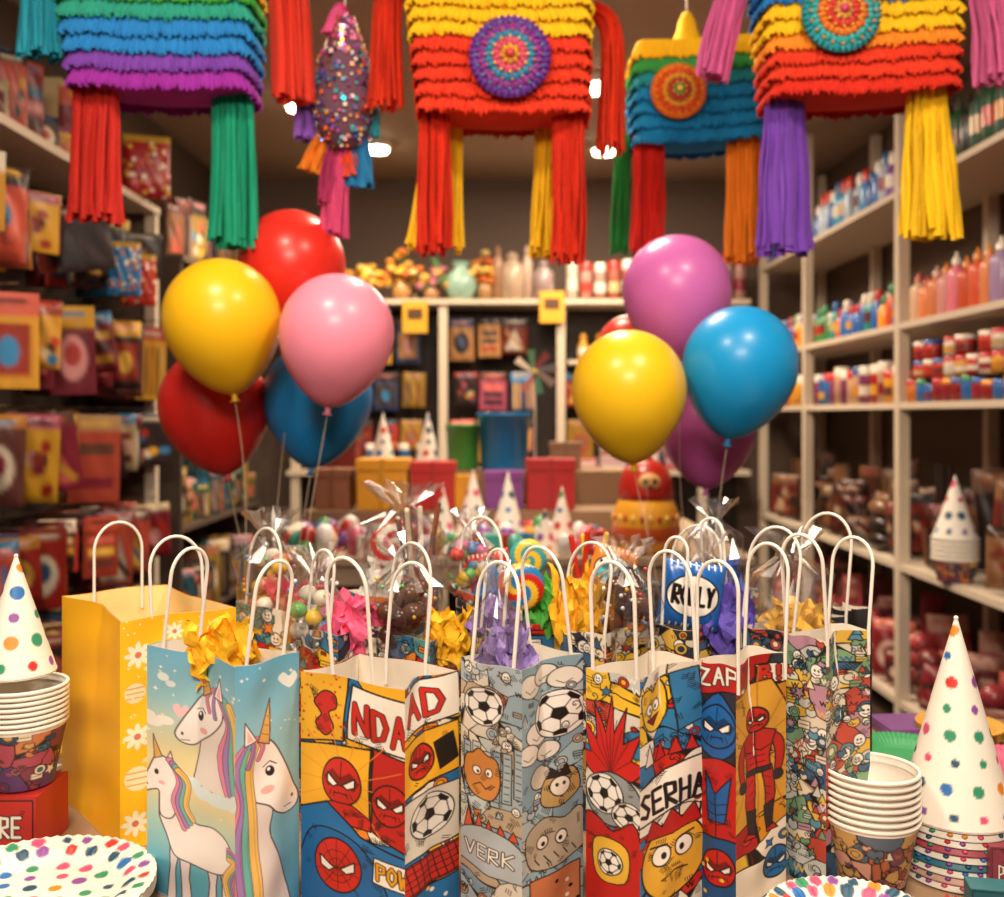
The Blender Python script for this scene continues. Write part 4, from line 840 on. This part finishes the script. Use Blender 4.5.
while y<4.0:
    w=R.uniform(.08,.16);h=R.uniform(.12,.3)
    fpack(mb,[-1.56-R.uniform(0,.03),y+w/2,2.183+h/2],w,h,(1,-R.uniform(.3,1.2)),bul=.15,key='L0'); mb.box([-1.66,y+w/2,2.181+h*.55],(.1,w*.8,h*1.1),vary(R.choice(PK),.2),'gloss',R.uniform(-.1,.1)); y+=w+.01
mb.build('boxed_party_supplies')
def confart(cv):
    for _ in range(60): cv.e(R.uniform(0,80),R.uniform(0,cv.h),4,4,R.choice(['#e8c040','#f0e0d0','#d84a3a','#c88a3a','#8a2a3a']))
    cv.r(-1,-1,81,14,'#c8a040')
mb=MB()
for px,Yq,z,col,w_,d_ in((146,4.16,2.183,'#a82028',.19,confart),(100,3.7,1.72,'#1f7ab8',.12,confart),(118,3.85,1.70,'#c83a2c',.13,confart)): c_pack(w_,.26 if z>2 else .2,col,'#e8e0d0','TOY',0,0,0,.35,draw=d_)(mb,[(px-HX)*Yq/F if z>2 else -1.40,Yq],z,1)
mb.build('confetti_packs')
# far-left unit
mb=MB()
mb.box([-1.62,5.3,2.0],(.34,1.5,.03),'#6a5a4e','paint'); mb.box([-1.78,5.3,1.0],(.02,1.5,2.0),'#241e1c','satin')
for z in(.3,.75,1.2,1.6): mb.box([-1.62,5.3,z],(.3,1.5,.025),'#5a4a40','paint')
for y in(4.56,6.04): mb.box([-1.62,y,1.0],(.32,.03,2.0),'#4a3c34','paint')
mb.build('side_shelf')
CRF=['#2a5a4a','#7a3a34','#a0803a','#2a2a3a','#5a4a3a','#2a5a6a','#986a4a','#2a2220','#1f4a50']
mb=MB()
for z in(.3125,.7625,1.2125,1.6125,2.0155):
    y=4.64
    while y<5.93:
        w=R.uniform(.08,.15);h=R.uniform(.17,.32); fpack(mb,[-1.50-R.uniform(0,.04),y+w/2,z+h/2+.002],w,h,(1,-R.uniform(.3,1.4)),CRF,.12,0,'C'); mb.box([-1.62,y+w/2,z+h/2],(.1,w*.9,h),vary(R.choice(CRF),.2),'gloss'); y+=w*.95
mb.build('boxed_craft_supplies')
# right shelves
mb=MB(); XF=1.6
SZ=(.13,.68,1.33,1.65,2.19)
for z in SZ: mb.box([1.8,4.1,z-.0125],(.4,4.3,.025),WH,'paint')
for y in(1.97,2.85,4.05,5.3,6.2):
    for x in(XF+.02,1.98): mb.box([x,y,1.38],(.045,.045,2.76),WH,'paint')
mb.build('storage_shelf')
def bottle(mb,x,y,z,r,h,c,cap,n=14,kind=0,label=True):
    if kind==0: pr=[(.001,0),(r*.9,0),(r,h*.04),(r,h*.62),(r*.85,h*.70),(r*.42,h*.76),(r*.4,h*.80)]; cp=[(r*.5,h*.79),(r*.47,h*.88),(r*.2,h*.93),(r*.14,h),(.001,h)]
    elif kind==1: pr=[(.001,0),(r,0),(r,h*.75),(r*.95,h*.78)]; cp=[(r*1.02,h*.76),(r*1.02,h*.98),(r*.9,h),(.001,h)]
    else: pr=[(.001,0),(r*.95,0),(r,h*.05),(r*.97,h*.55),(r*.6,h*.70)]; cp=[(r*.55,h*.68),(r*.6,h*.84),(r*.5,h*.96),(.001,h)]
    mb.lathe(pr,[x,y,z],c,n); mb.lathe(cp,[x,y,z],cap,n)
    if label:
        lc=vary(R.choice(['#e0d6c6','#c8a878']+PK[:6]),.1); mb.lathe([(r*1.012,h*.22),(r*1.012,h*.48)],[x,y,z],lc,n)
def row(z,y0,y1,r,h,cols,caps,name,kind=0,deep=3,xf=1.64,lab=.4):
    mb=MB(); y=y0+r; c=R.choice(cols)
    while y<y1-r:
        if min(abs(y-q) for q in(2.85,4.05,5.3))<r+.03: y+=.01; continue
        if R.random()<.75: c=R.choice(cols)
        cp=R.choice(caps); hh=h*R.choice([1,1,.92,.8,1.05]); rr=r*R.uniform(.85,1.02)
        for k in range(R.randrange(1,deep+1)): bottle(mb,xf+k*r*2.15+r*.3+.0,y,z,rr,hh,vary(c,.15),cp,kind=kind,label=R.random()<lab)
        y+=r*2.15+(R.random()<.12)*r*1.5
    mb.build(name)
row(1.651,2.0,4.02,.038,.21,['#e0a098','#d05a3a','#e4c0a0','#d87a8a','#e8a04a','#a890b8','#c8504a','#e08a5a'],['#e8e0d0','#c85a4a','#e08a40','#d8b0a0'],'paint_bottles',0,3,lab=.25)
row(1.651,4.1,6.15,.037,.18,['#2a9a94','#3a8a4a','#c82a2a','#f0a030','#d88a9a','#6a3a8a','#d8562a','#2a6ab8'],['#e8e0d0','#c83a3a','#2a6aa8','#3a8a5a'],'paint_bottles',2)
row(2.191,2.0,4.02,.04,.24,['#1f5030','#2a4a3a','#4a4a3a','#3a5a4a','#2a2a24'],['#2a2a2a','#4a4a3a','#1f4a30'],'spray_bottles',0,3,lab=.3)
row(2.191,4.1,6.15,.036,.22,['#2a68b0','#a8b8c8','#3a8ac0','#1f509a','#c83a34','#2a9ac0','#7a4a9a'],['#e8e0d8','#c8342c','#2a5a90'],'spray_bottles',2)
row(1.331,2.0,4.02,.036,.085,['#b82020','#c8b090','#c83a28','#8a1f1f','#d87a2a','#2a6ab0'],['#1f5aaa','#c8202a','#e8e0d0','#2a8a4a','#f0a020'],'paint_jars',1,3,lab=.5)
mb=MB()
y=2.05
while y<3.95:
    if abs(y-2.85)>.09:
        for j in range(R.choice([1,2,2])):
            bottle(mb,1.66,y,1.421+j*.075,.036,.072,vary(R.choice(['#b82020','#e0d4c0','#c83a28','#e0a030']),.1),R.choice(['#1f5aaa','#c8202a','#e8e0d0']),kind=1)
    y+=.09
mb.build('paint_jars')
row(1.331,4.1,6.15,.038,.17,['#b82828','#c8a080','#2a6aa8','#e0a030','#c8503a','#8a3a6a'],['#e8e0d0','#c8202a','#2a5a9a'],'paint_jars',1,2)
def heap(name,z,y0,y1,pal,hmax,key,clear=(3.42,3.78)):
    mb=MB()
    for xx,f in((1.86,1.0),(1.76,.85),(1.67,.65)):
        y=y0
        while y<y1:
            w=R.uniform(.09,.2); h=R.uniform(.45,1)*hmax*f
            if min(abs(y-q) for q in(2.85,4.05,5.3))<.12 or (clear and clear[0]<y<clear[1] and xx<1.8): y+=.03; continue
            k=R.random()
            if k<.68: fpack(mb,[xx+R.uniform(-.02,.02),y,z+h*.5+.012],w,h*.95,(-1,-R.uniform(.2,1.6)),pal,R.choice([.1,.2,.25]),R.uniform(-.12,.12),key)
            elif k<.85: 
                for q in range(3): mb.ell([xx,y,z+.05+.07*q],(.05,w*.45,.045),vary(R.choice(pal),.3),10)
            else:
                for q in range(5):
                    a=R.uniform(-.04,.04); mb.tube([[xx,y+a,z+.01],[xx-.01,y+a*1.8,z+h*1.05]],.012,vary(R.choice(pal),.3),8,'gloss')
            y+=w*.75
    mb.build(name)
DK=['#4a2a1c','#6a3a24','#2a1c18','#7a4a30','#5a2c20','#8a6040','#6a2420','#2a1c18','#3a2a26','#705038','#1f1614']
PLs=PL; PL=['#b89878','#a86a40','#6a4a3a','#8a3a30','#2a2226']
heap('bagged_costume_packs',.681,2.05,6.1,DK,.42,'D')
PL=['#d8a898','#c86a5a','#e8c0b0','#7a2a34']
heap('bagged_sweets',.131,2.05,6.1,['#98303a','#b8484c','#8a1f2a','#b88070','#6a2a2a','#c89080','#3a2424'],.42,'E',None)
PL=PLs
mbx=MB(); zt=cup_stack(955,562,3.6,.681,.08,5,build=False,mb=mbx,gap=.018); party_hat(955,476,3.6,zt+.003,.075,name='party_hat',nh=40,dots=1.6,dr=.009); mbx.build('paper_cup_stack')
# back wall shelving
mb=MB(); ZB=1.98; yb=6.05
for z in(ZB,.945,.3): mb.box([.1,6.22,z-.015],(2.8,.38,.03),WH,'paint')
mb.box([.95,6.22,1.6],(1.1,.38,.025),WH,'paint')
for px in(295,443,561,703): mb.box([(px-HX)*yb/F,yb+.02,.985],(.05,.05,1.96),WH,'paint')
mb.box([.1,6.40,1.0],(2.8,.02,1.95),'#2a201c','satin'); mb.build('wall_shelf')
mb=MB(); BW=['#a8322c','#b84a3c','#c8905a','#c89a3a','#5a2a24','#a88a60','#3a2a2c','#a8506a','#3a4a70','#8a3020','#e0a850','#4a3a34','#3a2a2c']
for zt_ in(1.87,1.54,1.25):
    x=-1.2
    while x<1.45:
        if min(abs(x-(px-HX)*yb/F) for px in(443,561,703))<.1: x+=.04; continue
        if x>.38 and zt_>1.7: x+=.1; continue
        w=R.uniform(.12,.17);h=R.uniform(.18,.28); mb.tube([[x,6.39,zt_+.01],[x,6.10,zt_+.01]],.003,'#a09888',5,'metal')
        for k in range(2): fpack(mb,[x,6.13+.05*k,zt_-h/2],w,h,(R.uniform(-.15,.15),-1),BW,.06,R.uniform(-.04,.04),'B')
        x+=w+.02
mb.build('hanging_card_packs')
mb=MB()
for i in range(5):
    for j in range(R.randrange(3,9)): mb.box([.5+i*.19+R.uniform(-.01,.01),6.2,.948+.012+.022*j],(.16,.22,.018),vary(R.choice(['#d8a8a0','#c8808a','#e0c8b8','#b85a5a','#e8d8c8','#c8b0c0']),.1),'paper',R.uniform(-.1,.1))
mb.build('paper_stacks')
mb=MB()
for x in np.arange(-1.15,-.42,.11): bottle(mb,x,6.15,.946,.04,.16,vary(R.choice(PK),.2),'#e0d6c6',kind=1)
for x in np.arange(.5,1.4,.1): bottle(mb,x,6.15,1.613,.035,.17,vary(R.choice(['#d89a20','#c8342c','#e8c040','#3a6a9a']),.2),R.choice(['#e0a030','#c8302a']),kind=2)
mb.build('candy_jars')
for px,py in((415,317),(552,307)):
    mb=MB(); c=P(px,py,6.02); mb.box(c,(.15,.008,.19),'#e0a82a','satin'); mb.box(c+np.array([0,-.006,.02]),(.09,.006,.06),'#5a3a20','satin'); mb.tube([[c[0],c[1],c[2]+.09],[c[0],6.06,c[2]+.14]],.003,'#d0c0a0'); mb.build('price_tag')
def vase(px,h,r,col,mat='gloss',flowers=None,kind=0,nf=34):
    mb=MB(); o=[(px-HX)*6.15/F,6.15,ZB]
    pr=[(.001,.002),(r*.6,0),(r,h*.35),(r*.85,h*.65),(r*.4,h*.85),(r*.6,h)] if kind==0 else [(.001,.002),(r,0),(r,h*.7),(r*.5,h*.82),(r*.5,h*.86),(r*.62,h*.87),(r*.4,h*.97),(.001,h*1.02)]
    mb.lathe(pr,o,col,24,mat)
    if flowers:
        for i in range(nf):
            a=R.uniform(0,6.28);q=R.uniform(0,1)**.6; p=np.array([o[0]+math.cos(a)*q*r*2.4,o[1]+math.sin(a)*q*r*1.2,ZB+h+R.uniform(-.03,.17)*(1.2-q)])
            mb.tube([[o[0],o[1],ZB+h*.8],p],.003,'#5a6a3a',4); mb.ell(p,(.032,.028,.022),vary(R.choice(flowers),.25),8,'satin')
    mb.build('flower_vase' if flowers else 'glass_jar')
FY=['#e09a30','#e8b850','#d87a2a','#f0d080','#c8602a','#e0b030']
vase(366,.1,.06,'#a07a4a',flowers=FY); vase(402,.14,.06,'#b88a50',flowers=FY); vase(485,.14,.05,'#a07a4a',flowers=FY); vase(432,.1,.05,'#a87a50',flowers=['#c87a8a','#d8a848','#5a7a4a']); vase(336,.1,.05,'#a87a50',flowers=['#b86a4a','#d8a848','#5a7a4a'])
vase(461,.24,.1,'#98c0b0'); vase(512,.3,.075,'#b8a08a',kind=1); vase(543,.25,.065,'#988484',kind=1); vase(527,.34,.035,'#c0a898',kind=1); vase(498,.34,.035,'#a88060',kind=1)
mb=MB()
for i,px in enumerate(range(572,750,14)): bottle(mb,(px-HX)*6.15/F,6.15,ZB,.036,.16+.14*R.random(),vary(R.choice(['#d0c4b4','#c8b0a0','#b88a80','#a85a4a']),.1),R.choice(['#e8e0d8','#c8302a','#e0d6c6']),kind=1)
mb.build('lotion_bottles')
def lampfix(px,py,e=18,s=1.0):
    Y=1.52/((HY-py)/F); X=(px-HX)*Y/F; mb=MB()
    mb.lathe([(.001,-.05),(.06*s,-.05),(.062*s,-.03)],[X,Y,2.8],'#ffe6c0',20,'lamp'); mb.lathe([(.062*s,-.03),(.08*s,-.032),(.085*s,0)],[X,Y,2.8],'#e8e0d4',24,'paint'); mb.build('ceiling_spotlight')
    l=bpy.data.lights.new('spot','SPOT'); l.energy=e*4; l.spot_size=2.3; l.spot_blend=.8; l.color=(1,.78,.54); l.shadow_soft_size=.06
    ob=bpy.data.objects.new('ceiling_spotlight_lamp',l); ob.location=(X,Y,2.72); bpy.context.scene.collection.objects.link(ob)
for a in((594,80,18,1.1),(604,145),(377,143),(300,100)): lampfix(*a)
def area(loc,size,e,col=(1,.80,.60),rot=(0,0,0),name='added_area_light'):  # unseen area lights added to light the shop, no panel fixtures behind them
    l=bpy.data.lights.new(name,'AREA'); l.shape='RECTANGLE'; l.size,l.size_y=size; l.energy=e; l.color=col
    ob=bpy.data.objects.new(name,l); ob.location=loc; ob.rotation_euler=rot; bpy.context.scene.collection.objects.link(ob)
area((-.1,-.9,2.55),(1.0,.5),68,col=(1,.84,.68),rot=(math.radians(38),0,0))  # added light behind the camera, tilted toward the bag fronts
area((-.6,1.0,2.74),(.3,.3),30,col=(1,.83,.64)); area((.7,1.0,2.74),(.3,.3),28,col=(1,.83,.64))
area((.1,3.1,2.74),(.5,.35),40); area((.4,5.0,2.74),(.8,.4),40)
w=bpy.data.worlds.new('world'); bpy.context.scene.world=w; w.use_nodes=True; w.node_tree.nodes['Background'].inputs[0].default_value=(.9,.75,.62,1); w.node_tree.nodes['Background'].inputs[1].default_value=.15
cd=bpy.data.cameras.new('camera'); cam=bpy.data.objects.new('camera',cd); bpy.context.scene.collection.objects.link(cam); bpy.context.scene.camera=cam
cam.location=(0,0,CAMH); cam.rotation_euler=(math.pi/2,0,0); cd.sensor_width=36; cd.lens=36*F/1004; cd.shift_y=-(448.5-HY)/1004; cd.clip_start=.05
cd.dof.use_dof=True; cd.dof.focus_distance=1.18; cd.dof.aperture_fstop=4.0
bpy.context.scene.view_settings.view_transform='Standard'
